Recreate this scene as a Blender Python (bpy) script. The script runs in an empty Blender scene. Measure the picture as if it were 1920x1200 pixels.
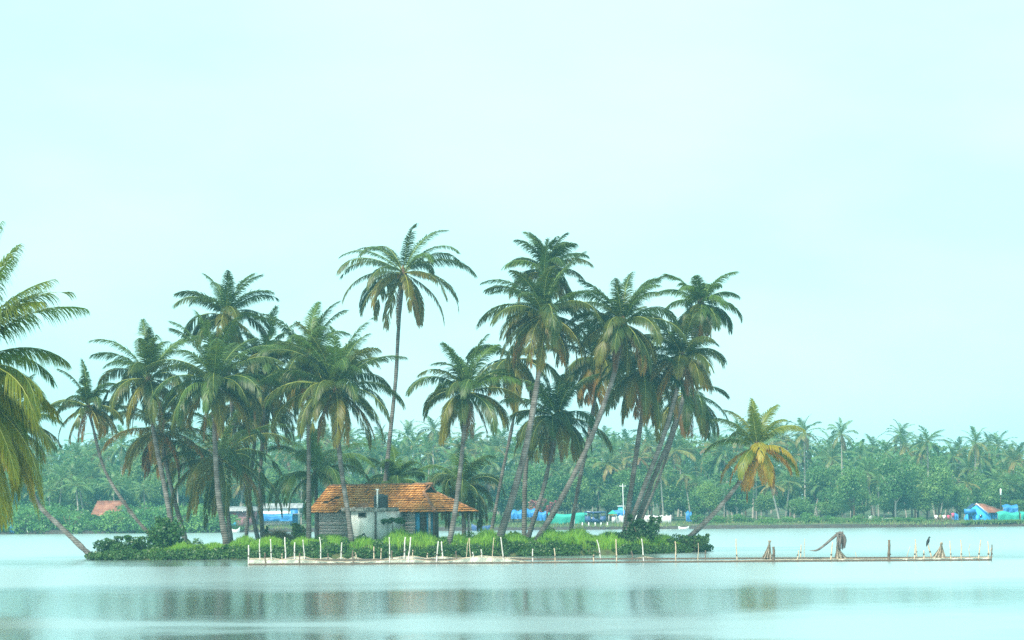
import bpy, math, random
import numpy as np
from mathutils import Matrix, Vector

R_ = math.radians
S = bpy.context.scene
COL = S.collection

# ------------------------------------------------------------------ camera
FPX = 4533.0                      # focal length in pixels of the 1920 wide photograph
CAM_Z = 3.9
PITCH = math.atan(348 / FPX)
ROLL = R_(0.43)
F0 = np.array([0, math.cos(PITCH), math.sin(PITCH)])
R0 = np.array([1.0, 0, 0])
U0 = np.array([0, -math.sin(PITCH), math.cos(PITCH)])
RI = R0 * math.cos(ROLL) - U0 * math.sin(ROLL)
UI = U0 * math.cos(ROLL) + R0 * math.sin(ROLL)
CAM = np.array([0, 0, CAM_Z])
cd = bpy.data.cameras.new('camera')
cd.sensor_width = 36.0
cd.lens = 36.0 * FPX / 1920.0
cd.clip_start = 0.5
cd.clip_end = 6000
cam = bpy.data.objects.new('camera', cd)
COL.objects.link(cam)
cam.matrix_world = Matrix(((RI[0], UI[0], -F0[0], CAM[0]), (RI[1], UI[1], -F0[1], CAM[1]),
                           (RI[2], UI[2], -F0[2], CAM[2]), (0, 0, 0, 1)))
S.camera = cam


def ray(px, py):
    return F0 + RI * (px - 960) / FPX + UI * (600 - py) / FPX


def P(px, py, d):
    """world point seen at photo pixel (px, py) at world depth y = d"""
    r = ray(px, py)
    return CAM + r * (d / r[1])


def Wp(px, py, z=0.0):
    r = ray(px, py)
    return CAM + r * ((z - CAM_Z) / r[2])


def PPM(d):
    return FPX / d


# ------------------------------------------------------------------ world, sun, exposure
SUN_EL, SUN_AZ = R_(53), R_(212)      # azimuth clockwise from +Y: behind the camera, to the left
w = bpy.data.worlds.new('World')
S.world = w
w.use_nodes = True
nt = w.node_tree
nt.nodes.clear()
N = nt.nodes.new
out = N('ShaderNodeOutputWorld')
bg = N('ShaderNodeBackground')
bg.inputs['Strength'].default_value = 0.12
sky = N('ShaderNodeTexSky')
sky.sky_type = 'NISHITA'
sky.sun_disc = False
sky.sun_elevation = SUN_EL
sky.sun_rotation = SUN_AZ
sky.air_density = 1.0
sky.dust_density = 3.0
tc = N('ShaderNodeTexCoord')
mp = N('ShaderNodeMapping')
mp.inputs['Scale'].default_value = (1, 1, 2.6)
ns = N('ShaderNodeTexNoise')
ns.inputs['Scale'].default_value = 5.0
ns.inputs['Detail'].default_value = 4.0
rp = N('ShaderNodeValToRGB')
rp.color_ramp.elements[0].position = 0.40
rp.color_ramp.elements[0].color = (3.0, 5.5, 5.35, 1)
rp.color_ramp.elements[1].position = 0.72
rp.color_ramp.elements[1].color = (3.7, 5.6, 5.5, 1)
mx = N('ShaderNodeMix')
mx.data_type = 'RGBA'
mx.inputs[0].default_value = 0.9
L = nt.links.new
L(tc.outputs['Generated'], mp.inputs['Vector'])
L(mp.outputs['Vector'], ns.inputs['Vector'])
L(ns.outputs['Fac'], rp.inputs['Fac'])
L(sky.outputs['Color'], mx.inputs[6])
L(rp.outputs['Color'], mx.inputs[7])
dt = N('ShaderNodeVectorMath')
dt.operation = 'DOT_PRODUCT'
pd = ray(930, 10)
dt.inputs[1].default_value = tuple(pd / np.linalg.norm(pd))
mr = N('ShaderNodeMapRange')
mr.interpolation_type = 'SMOOTHSTEP'
mr.inputs['From Min'].default_value = math.cos(R_(7.5))
mr.inputs['From Max'].default_value = 1.0
mr.inputs['To Max'].default_value = 0.45
mx2 = N('ShaderNodeMix')
mx2.data_type = 'RGBA'
mx2.inputs[7].default_value = (3.85, 5.7, 5.6, 1)
L(tc.outputs['Generated'], dt.inputs[0])
L(dt.outputs['Value'], mr.inputs['Value'])
L(mr.outputs['Result'], mx2.inputs[0])
L(mx.outputs[2], mx2.inputs[6])
L(mx2.outputs[2], bg.inputs['Color'])
L(bg.outputs['Background'], out.inputs['Surface'])

sd = bpy.data.lights.new('sun', 'SUN')
sd.energy = 4.0
sd.angle = R_(12)
sd.color = (1.0, 0.93, 0.80)
sun = bpy.data.objects.new('sun', sd)
COL.objects.link(sun)
sv = Vector((math.sin(SUN_AZ) * math.cos(SUN_EL), math.cos(SUN_AZ) * math.cos(SUN_EL), math.sin(SUN_EL)))
sun.rotation_euler = sv.to_track_quat('Z', 'Y').to_euler()
sun.location = (-40, -20, 60)

S.render.engine = 'CYCLES'
S.view_settings.view_transform = 'Standard'
S.view_settings.look = 'None'
S.view_settings.exposure = 1.0
S.view_settings.gamma = 1.0
S.cycles.use_denoising = False
S.cycles.max_bounces = 6
S.cycles.diffuse_bounces = 3
S.cycles.glossy_bounces = 3
S.cycles.transmission_bounces = 3
S.cycles.transparent_max_bounces = 8
S.cycles.volume_bounces = 1
S.render.resolution_x = 1024
S.render.resolution_y = 640


# ------------------------------------------------------------------ materials
def material(name):
    m = bpy.data.materials.new(name)
    m.use_nodes = True
    t = m.node_tree
    b = t.nodes['Principled BSDF']
    return m, t, b


def ramp(t, stops):
    r = t.nodes.new('ShaderNodeValToRGB')
    e = r.color_ramp.elements
    while len(e) < len(stops):
        e.new(0.5)
    for i, (p, c) in enumerate(stops):
        e[i].position = p
        e[i].color = c if len(c) == 4 else (*c, 1)
    return r


def surf(name, stops, scale=3.0, rough=0.8, bump=0.0, bscale=None, stretch=(1, 1, 1), spec=0.3, detail=5.0):
    """noise driven colour between stops, with optional bump"""
    m, t, b = material(name)
    c = t.nodes.new('ShaderNodeTexCoord')
    mpn = t.nodes.new('ShaderNodeMapping')
    mpn.inputs['Scale'].default_value = stretch
    n = t.nodes.new('ShaderNodeTexNoise')
    n.inputs['Scale'].default_value = scale
    n.inputs['Detail'].default_value = detail
    t.links.new(c.outputs['Object'], mpn.inputs['Vector'])
    t.links.new(mpn.outputs['Vector'], n.inputs['Vector'])
    k = len(stops)
    r = ramp(t, [(0.3 + 0.4 * i / max(1, k - 1), s) for i, s in enumerate(stops)])
    t.links.new(n.outputs['Fac'], r.inputs['Fac'])
    t.links.new(r.outputs['Color'], b.inputs['Base Color'])
    b.inputs['Roughness'].default_value = rough
    b.inputs['Specular IOR Level'].default_value = spec
    if bump:
        n2 = t.nodes.new('ShaderNodeTexNoise')
        n2.inputs['Scale'].default_value = bscale or scale * 4
        n2.inputs['Detail'].default_value = 4
        t.links.new(mpn.outputs['Vector'], n2.inputs['Vector'])
        bp = t.nodes.new('ShaderNodeBump')
        bp.inputs['Strength'].default_value = bump
        bp.inputs['Distance'].default_value = 0.05
        t.links.new(n2.outputs['Fac'], bp.inputs['Height'])
        t.links.new(bp.outputs['Normal'], b.inputs['Normal'])
    return m


def leaf_material(name, stops, by_age=False, transl=0.3, rough=0.45, spread=0.25, spec=0.35):
    """foliage: colour from an age attribute (fronds) or per leaf at random; partly translucent"""
    m, t, b = material(name)
    r = ramp(t, stops)
    if by_age:
        a = t.nodes.new('ShaderNodeAttribute')
        a.attribute_name = 'age'
        g = t.nodes.new('ShaderNodeObjectInfo')
        k = t.nodes.new('ShaderNodeMath')
        k.operation = 'MULTIPLY_ADD'
        k.inputs[1].default_value = spread
        k.inputs[2].default_value = -spread / 2
        t.links.new(g.outputs['Random'], k.inputs[0])
        s = t.nodes.new('ShaderNodeMath')
        s.operation = 'ADD'
        t.links.new(a.outputs['Fac'], s.inputs[0])
        t.links.new(k.outputs[0], s.inputs[1])
        t.links.new(s.outputs[0], r.inputs['Fac'])
    else:
        g = t.nodes.new('ShaderNodeNewGeometry')
        oi = t.nodes.new('ShaderNodeObjectInfo')
        c = t.nodes.new('ShaderNodeTexCoord')
        n = t.nodes.new('ShaderNodeTexNoise')
        n.inputs['Scale'].default_value = 0.35
        t.links.new(c.outputs['Object'], n.inputs['Vector'])
        k = t.nodes.new('ShaderNodeMath')
        k.operation = 'MULTIPLY_ADD'
        k.inputs[1].default_value = 0.45
        t.links.new(g.outputs['Random Per Island'], k.inputs[0])
        k2 = t.nodes.new('ShaderNodeMath')
        k2.operation = 'MULTIPLY_ADD'
        k2.inputs[1].default_value = 0.5
        t.links.new(oi.outputs['Random'], k2.inputs[0])
        k3 = t.nodes.new('ShaderNodeMath')
        k3.operation = 'MULTIPLY_ADD'
        k3.inputs[1].default_value = 0.6
        k3.inputs[2].default_value = -0.2
        t.links.new(n.outputs['Fac'], k3.inputs[0])
        t.links.new(k3.outputs[0], k2.inputs[2])
        t.links.new(k2.outputs[0], k.inputs[2])
        t.links.new(k.outputs[0], r.inputs['Fac'])
    t.links.new(r.outputs['Color'], b.inputs['Base Color'])
    b.inputs['Roughness'].default_value = rough
    b.inputs['Specular IOR Level'].default_value = spec
    tr = t.nodes.new('ShaderNodeBsdfTranslucent')
    hs = t.nodes.new('ShaderNodeHueSaturation')
    hs.inputs['Hue'].default_value = 0.47
    hs.inputs['Value'].default_value = 1.6
    t.links.new(r.outputs['Color'], hs.inputs['Color'])
    t.links.new(hs.outputs['Color'], tr.inputs['Color'])
    mxs = t.nodes.new('ShaderNodeMixShader')
    mxs.inputs[0].default_value = transl
    t.links.new(b.outputs[0], mxs.inputs[1])
    t.links.new(tr.outputs[0], mxs.inputs[2])
    t.links.new(mxs.outputs[0], t.nodes['Material Output'].inputs['Surface'])
    return m


M = {}
M['frond'] = leaf_material('palm_leaf', [(0.0, (0.081, 0.150, 0.018)), (0.26, (0.032, 0.067, 0.012)), (0.46, (0.068, 0.088, 0.010)),
                                         (0.68, (0.152, 0.128, 0.012)), (0.84, (0.294, 0.150, 0.014)), (1.0, (0.114, 0.057, 0.021))], by_age=True, transl=0.38)
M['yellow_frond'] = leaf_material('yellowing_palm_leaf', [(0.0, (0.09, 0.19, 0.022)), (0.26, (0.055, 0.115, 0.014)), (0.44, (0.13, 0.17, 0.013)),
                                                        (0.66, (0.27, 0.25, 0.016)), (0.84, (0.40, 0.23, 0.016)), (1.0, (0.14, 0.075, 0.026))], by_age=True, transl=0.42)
M['rachis'] = leaf_material('palm_leaf_stalk', [(0.0, (0.16, 0.24, 0.06)), (0.6, (0.30, 0.30, 0.06)), (1.0, (0.22, 0.13, 0.06))], by_age=True, transl=0.05)
M['far_frond'] = leaf_material('far_palm_leaf', [(0.0, (0.079, 0.158, 0.036)), (0.35, (0.040, 0.101, 0.029)), (0.6, (0.079, 0.115, 0.025)),
                                                 (0.8, (0.173, 0.144, 0.029)), (1.0, (0.158, 0.086, 0.036))], by_age=True, transl=0.25, spread=0.8)
M['bush'] = leaf_material('bush_leaf', [(0.1, (0.020, 0.067, 0.014)), (0.5, (0.041, 0.118, 0.020)), (0.9, (0.100, 0.180, 0.031))])
M['dark_bush'] = leaf_material('dark_bush_leaf', [(0.1, (0.015, 0.053, 0.015)), (0.55, (0.030, 0.086, 0.021)), (0.95, (0.064, 0.138, 0.030))])
M['creeper'] = leaf_material('creeper_leaf', [(0.1, (0.011, 0.045, 0.010)), (0.5, (0.022, 0.076, 0.014)), (0.95, (0.066, 0.140, 0.024))])
M['far_tree'] = leaf_material('far_tree_leaf', [(0.05, (0.032, 0.091, 0.028)), (0.5, (0.068, 0.164, 0.036)), (0.95, (0.154, 0.255, 0.054))], spread=0.4)
M['mangrove'] = leaf_material('mangrove_leaf', [(0.05, (0.032, 0.100, 0.023)), (0.5, (0.063, 0.174, 0.032)), (0.95, (0.119, 0.237, 0.045))])
M['red_flower'] = leaf_material('bougainvillea_leaf', [(0.1, (0.25, 0.05, 0.07)), (0.5, (0.32, 0.09, 0.10)), (0.95, (0.08, 0.14, 0.04))])
M['grass'] = leaf_material('grass_blade', [(0.05, (0.065, 0.19, 0.015)), (0.5, (0.13, 0.31, 0.025)), (0.95, (0.25, 0.41, 0.045))], transl=0.35)
M['dry_grass'] = leaf_material('dry_grass_blade', [(0.05, (0.16, 0.12, 0.045)), (0.5, (0.22, 0.18, 0.06)), (0.95, (0.13, 0.19, 0.04))], transl=0.2)
M['bank_grass'] = leaf_material('bank_grass_blade', [(0.05, (0.06, 0.13, 0.025)), (0.5, (0.10, 0.19, 0.04)), (0.95, (0.20, 0.20, 0.08))], transl=0.25)
M['soil'] = surf('island_soil', [(0.035, 0.028, 0.02), (0.06, 0.08, 0.025), (0.07, 0.055, 0.035)], 1.2, 0.95, 0.5)
M['mud'] = surf('far_bank_soil', [(0.04, 0.05, 0.025), (0.05, 0.085, 0.03), (0.11, 0.09, 0.065)], 0.5, 0.95, 0.4)
M['bank_edge'] = surf('bank_stone', [(0.030, 0.027, 0.024), (0.060, 0.048, 0.039)], 1.5, 0.9, 0.5)
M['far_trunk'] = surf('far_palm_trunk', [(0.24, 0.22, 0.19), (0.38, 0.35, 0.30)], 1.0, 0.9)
M['wood_grey'] = surf('weathered_plank', [(0.24, 0.215, 0.20), (0.38, 0.35, 0.33), (0.50, 0.47, 0.45)], 2.0, 0.85, 0.4, stretch=(1, 1, 9))
M['wood_dark'] = surf('dark_timber', [(0.06, 0.04, 0.03), (0.11, 0.075, 0.055)], 3.0, 0.8, 0.3, stretch=(1, 1, 0.3))
M['white_wall'] = surf('stained_whitewash', [(0.50, 0.53, 0.49), (0.74, 0.76, 0.72), (0.82, 0.83, 0.80)], 1.3, 0.85, 0.2, stretch=(1.5, 1.5, 0.6))
M['slab'] = surf('mildewed_concrete', [(0.07, 0.07, 0.06), (0.28, 0.27, 0.25), (0.5, 0.49, 0.45)], 2.2, 0.9, 0.4)
M['blue_paint'] = surf('blue_painted_wood', [(0.035, 0.24, 0.42), (0.05, 0.32, 0.55)], 2.0, 0.6, 0.1, stretch=(3, 3, 0.5))
M['dark'] = surf('dark_opening', [(0.012, 0.012, 0.012), (0.02, 0.018, 0.016)], 2.0, 0.9)
M['pvc'] = surf('white_pipe', [(0.72, 0.74, 0.73), (0.8, 0.8, 0.8)], 2.0, 0.4)
M['rust_pipe'] = surf('stained_pipe', [(0.08, 0.065, 0.05), (0.16, 0.14, 0.12)], 4.0, 0.8)
M['tank'] = surf('black_plastic', [(0.016, 0.022, 0.028), (0.03, 0.036, 0.042)], 2.0, 0.45, spec=0.5)
M['rope'] = surf('dark_rope', [(0.05, 0.04, 0.03), (0.10, 0.075, 0.055)], 8.0, 0.9)
M['pole_white'] = surf('bleached_pole', [(0.187, 0.170, 0.145), (0.408, 0.391, 0.357), (0.527, 0.510, 0.476)], 3.0, 0.8, 0.3, stretch=(4, 4, 1))
M['pole_tan'] = surf('bamboo_pole', [(0.22, 0.16, 0.11), (0.38, 0.30, 0.21), (0.46, 0.39, 0.30)], 3.0, 0.8, 0.3, stretch=(4, 4, 1))
M['pole_dark'] = surf('wet_dark_pole', [(0.06, 0.05, 0.04), (0.15, 0.11, 0.08)], 3.0, 0.85, 0.3, stretch=(4, 4, 1))
M['rag'] = surf('ragged_netting', [(0.12, 0.095, 0.07), (0.27, 0.22, 0.165), (0.42, 0.37, 0.29)], 3.0, 0.9, 0.5, stretch=(4, 4, 0.6))
M['stalk'] = surf('dry_frond_stalk', [(0.06, 0.052, 0.047), (0.15, 0.13, 0.118)], 3.0, 0.75, 0.3)
M['feather'] = surf('black_feathers', [(0.012, 0.012, 0.014), (0.025, 0.024, 0.026)], 5.0, 0.6)
M['coconut'] = surf('coconut_husk', [(0.10, 0.10, 0.025), (0.25, 0.13, 0.03), (0.30, 0.18, 0.04)], 1.5, 0.5)
M['sheath'] = surf('palm_sheath', [(0.08, 0.05, 0.03), (0.16, 0.10, 0.06)], 5.0, 0.9, 0.4)
M['blue_tarp'] = surf('blue_tarpaulin', [(0.020, 0.136, 0.368), (0.032, 0.208, 0.496)], 0.9, 0.5, 0.3)
M['teal_net'] = surf('teal_netting', [(0.016, 0.240, 0.192), (0.032, 0.336, 0.264)], 0.9, 0.7, 0.3)
M['blue_wall'] = surf('bright_blue_wall', [(0.03, 0.30, 0.72), (0.05, 0.36, 0.80)], 0.6, 0.7)
M['navy'] = surf('navy_paint', [(0.02, 0.05, 0.14), (0.03, 0.075, 0.19)], 1.0, 0.5)
M['turquoise'] = surf('turquoise_paint', [(0.06, 0.5, 0.52), (0.10, 0.58, 0.58)], 1.0, 0.6)
M['far_white'] = surf('whitewashed_wall', [(0.464, 0.480, 0.480), (0.576, 0.584, 0.576)], 0.8, 0.8)
M['sheet_roof'] = surf('dull_sheet_roof', [(0.12, 0.12, 0.12), (0.22, 0.23, 0.24), (0.34, 0.35, 0.35)], 0.8, 0.8, stretch=(3, 1, 1))
M['pink_wall'] = surf('faded_pink_wall', [(0.26, 0.11, 0.13), (0.36, 0.17, 0.19)], 0.6, 0.85)
M['red_paint'] = surf('red_paint', [(0.36, 0.05, 0.035), (0.45, 0.08, 0.05)], 1.0, 0.7)
M['far_tile'] = surf('faded_red_tile', [(0.14, 0.055, 0.04), (0.26, 0.105, 0.07), (0.34, 0.17, 0.11)], 0.9, 0.85, 0.4)
M['skin'] = surf('brown_skin', [(0.13, 0.075, 0.05), (0.17, 0.10, 0.065)], 3.0, 0.6)
M['cloth_white'] = surf('white_cloth', [(0.65, 0.68, 0.68), (0.75, 0.76, 0.75)], 3.0, 0.85)
M['cloth_red'] = surf('magenta_cloth', [(0.40, 0.06, 0.12), (0.5, 0.09, 0.16)], 3.0, 0.85)
M['cloth_olive'] = surf('olive_cloth', [(0.16, 0.17, 0.08), (0.22, 0.22, 0.11)], 3.0, 0.85)
M['hair'] = surf('black_hair', [(0.01, 0.009, 0.008), (0.02, 0.018, 0.016)], 3.0, 0.7)
M['rubber'] = surf('black_rubber', [(0.015, 0.015, 0.015), (0.03, 0.03, 0.03)], 3.0, 0.8)
M['yellow_paint'] = surf('yellow_paint', [(0.55, 0.42, 0.03), (0.65, 0.5, 0.05)], 2.0, 0.6)
M['glass_dark'] = surf('dark_glass', [(0.03, 0.05, 0.07), (0.05, 0.08, 0.10)], 2.0, 0.15, spec=0.6)
M['pole_grey'] = surf('concrete_pole', [(0.45, 0.45, 0.46), (0.58, 0.58, 0.58)], 1.0, 0.8)


def trunk_material():
    m, t, b = material('coconut_trunk')
    c = t.nodes.new('ShaderNodeTexCoord')
    wv = t.nodes.new('ShaderNodeTexWave')
    wv.bands_direction = 'Z'
    wv.inputs['Scale'].default_value = 1.7
    wv.inputs['Distortion'].default_value = 3.0
    wv.inputs['Detail'].default_value = 3.0
    n = t.nodes.new('ShaderNodeTexNoise')
    n.inputs['Scale'].default_value = 1.6
    n.inputs['Detail'].default_value = 6
    t.links.new(c.outputs['Object'], wv.inputs['Vector'])
    t.links.new(c.outputs['Object'], n.inputs['Vector'])
    r = ramp(t, [(0.32, (0.068, 0.062, 0.056)), (0.5, (0.118, 0.112, 0.102)), (0.68, (0.195, 0.188, 0.174))])
    t.links.new(n.outputs['Fac'], r.inputs['Fac'])
    r2 = ramp(t, [(0.0, (0.5, 0.46, 0.44)), (0.45, (1, 1, 1))])
    t.links.new(wv.outputs['Fac'], r2.inputs['Fac'])
    mxn = t.nodes.new('ShaderNodeMix')
    mxn.data_type = 'RGBA'
    mxn.blend_type = 'MULTIPLY'
    mxn.inputs[0].default_value = 0.8
    t.links.new(r.outputs['Color'], mxn.inputs[6])
    t.links.new(r2.outputs['Color'], mxn.inputs[7])
    t.links.new(mxn.outputs[2], b.inputs['Base Color'])
    b.inputs['Roughness'].default_value = 0.9
    b.inputs['Specular IOR Level'].default_value = 0.2
    bp = t.nodes.new('ShaderNodeBump')
    bp.inputs['Strength'].default_value = 0.5
    bp.inputs['Distance'].default_value = 0.03
    t.links.new(wv.outputs['Fac'], bp.inputs['Height'])
    t.links.new(bp.outputs['Normal'], b.inputs['Normal'])
    return m


M['trunk'] = trunk_material()


def tile_material():
    m, t, b = material('clay_roof_tile')
    g = t.nodes.new('ShaderNodeNewGeometry')
    c = t.nodes.new('ShaderNodeTexCoord')
    n = t.nodes.new('ShaderNodeTexNoise')
    n.inputs['Scale'].default_value = 0.9
    n.inputs['Detail'].default_value = 6
    t.links.new(c.outputs['Object'], n.inputs['Vector'])
    k = t.nodes.new('ShaderNodeMath')
    k.operation = 'MULTIPLY_ADD'
    k.inputs[1].default_value = 0.5
    t.links.new(g.outputs['Random Per Island'], k.inputs[0])
    k2 = t.nodes.new('ShaderNodeMath')
    k2.operation = 'MULTIPLY_ADD'
    k2.inputs[1].default_value = 1.3
    k2.inputs[2].default_value = -0.38
    t.links.new(n.outputs['Fac'], k2.inputs[0])
    t.links.new(k2.outputs[0], k.inputs[2])
    r = ramp(t, [(0.0, (0.07, 0.05, 0.035)), (0.2, (0.27, 0.115, 0.04)), (0.48, (0.47, 0.20, 0.05)), (0.8, (0.58, 0.29, 0.095)), (1.0, (0.56, 0.36, 0.18))])
    t.links.new(k.outputs[0], r.inputs['Fac'])
    t.links.new(r.outputs['Color'], b.inputs['Base Color'])
    b.inputs['Roughness'].default_value = 0.85
    b.inputs['Specular IOR Level'].default_value = 0.2
    return m


M['tile'] = tile_material()
M['ridge_tile'] = surf('mossy_ridge_tile', [(0.07, 0.05, 0.04), (0.22, 0.11, 0.06), (0.34, 0.16, 0.08)], 1.6, 0.9, 0.4)


def net_material():
    m, t, b = material('fishing_net_mesh')
    c = t.nodes.new('ShaderNodeTexCoord')
    n = t.nodes.new('ShaderNodeTexNoise')
    n.inputs['Scale'].default_value = 1.2
    n.inputs['Detail'].default_value = 5
    t.links.new(c.outputs['Object'], n.inputs['Vector'])
    r = ramp(t, [(0.3, (0.58, 0.55, 0.45)), (0.7, (0.76, 0.73, 0.62))])
    t.links.new(n.outputs['Fac'], r.inputs['Fac'])
    t.links.new(r.outputs['Color'], b.inputs['Base Color'])
    b.inputs['Roughness'].default_value = 0.9
    tr = t.nodes.new('ShaderNodeBsdfTransparent')
    tl = t.nodes.new('ShaderNodeBsdfTranslucent')
    t.links.new(r.outputs['Color'], tl.inputs['Color'])
    m1 = t.nodes.new('ShaderNodeMixShader')
    m1.inputs[0].default_value = 0.35
    t.links.new(b.outputs[0], m1.inputs[1])
    t.links.new(tl.outputs[0], m1.inputs[2])
    m2 = t.nodes.new('ShaderNodeMixShader')
    m2.inputs[0].default_value = 0.22
    t.links.new(m1.outputs[0], m2.inputs[1])
    t.links.new(tr.outputs[0], m2.inputs[2])
    t.links.new(m2.outputs[0], t.nodes['Material Output'].inputs['Surface'])
    return m


M['net'] = net_material()


def water_material():
    m, t, b = material('lagoon_water')
    b.inputs['Base Color'].default_value = (0.09, 0.12, 0.115, 1)
    b.inputs['IOR'].default_value = 1.33
    g = t.nodes.new('ShaderNodeNewGeometry')
    # wind lanes lying across the lagoon: calm and ruffled water
    mpn = t.nodes.new('ShaderNodeMapping')
    mpn.inputs['Scale'].default_value = (0.03, 0.04, 1)
    n = t.nodes.new('ShaderNodeTexNoise')
    n.inputs['Scale'].default_value = 1.0
    n.inputs['Detail'].default_value = 5
    n.inputs['Roughness'].default_value = 0.6
    t.links.new(g.outputs['Position'], mpn.inputs['Vector'])
    t.links.new(mpn.outputs['Vector'], n.inputs['Vector'])
    sp = t.nodes.new('ShaderNodeSeparateXYZ')
    t.links.new(g.outputs['Position'], sp.inputs[0])
    k = t.nodes.new('ShaderNodeMath')
    k.operation = 'MULTIPLY_ADD'
    k.inputs[1].default_value = 56.0
    k.inputs[2].default_value = -28.0
    t.links.new(n.outputs['Fac'], k.inputs[0])
    a = t.nodes.new('ShaderNodeMath')
    a.operation = 'ADD'
    t.links.new(sp.outputs['Y'], a.inputs[0])
    t.links.new(k.outputs[0], a.inputs[1])
    mr = t.nodes.new('ShaderNodeMapRange')
    mr.inputs['From Min'].default_value = 50
    mr.inputs['From Max'].default_value = 250
    t.links.new(a.outputs[0], mr.inputs['Value'])

    def pos(y):
        return (y - 50) / 200
    r = ramp(t, [(pos(50), (0.12,) * 3), (pos(70), (0.13,) * 3), (pos(77), (0.26,) * 3), (pos(82), (0.26,) * 3), (pos(92), (0.12,) * 3),
                 (pos(106), (0.12,) * 3), (pos(128), (0.28,) * 3), (pos(158), (0.28,) * 3), (pos(172), (0.16,) * 3), (pos(190), (0.22,) * 3), (pos(215), (0.27,) * 3)])
    t.links.new(mr.outputs['Result'], r.inputs['Fac'])
    t.links.new(r.outputs['Color'], b.inputs['Roughness'])
    # ripples
    mp2 = t.nodes.new('ShaderNodeMapping')
    mp2.inputs['Scale'].default_value = (1.5, 0.45, 1)
    n2 = t.nodes.new('ShaderNodeTexNoise')
    n2.inputs['Scale'].default_value = 1.6
    n2.inputs['Detail'].default_value = 4
    t.links.new(g.outputs['Position'], mp2.inputs['Vector'])
    t.links.new(mp2.outputs['Vector'], n2.inputs['Vector'])
    bp = t.nodes.new('ShaderNodeBump')
    bp.inputs['Distance'].default_value = 0.05
    bs = t.nodes.new('ShaderNodeMath')
    bs.operation = 'MULTIPLY'
    bs.inputs[1].default_value = 0.8
    t.links.new(r.outputs['Color'], bs.inputs[0])
    t.links.new(bs.outputs[0], bp.inputs['Strength'])
    t.links.new(n2.outputs['Fac'], bp.inputs['Height'])
    t.links.new(bp.outputs['Normal'], b.inputs['Normal'])
    gl = t.nodes.new('ShaderNodeBsdfGlossy')
    gl.distribution = 'MULTI_GGX'
    gl.inputs['Color'].default_value = (0.92, 0.95, 0.95, 1)
    t.links.new(r.outputs['Color'], gl.inputs['Roughness'])
    t.links.new(bp.outputs['Normal'], gl.inputs['Normal'])
    mg = t.nodes.new('ShaderNodeMixShader')
    mg.inputs[0].default_value = 0.8
    t.links.new(b.outputs[0], mg.inputs[1])
    t.links.new(gl.outputs[0], mg.inputs[2])
    t.links.new(mg.outputs[0], t.nodes['Material Output'].inputs['Surface'])
    return m


M['water'] = water_material()


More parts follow.
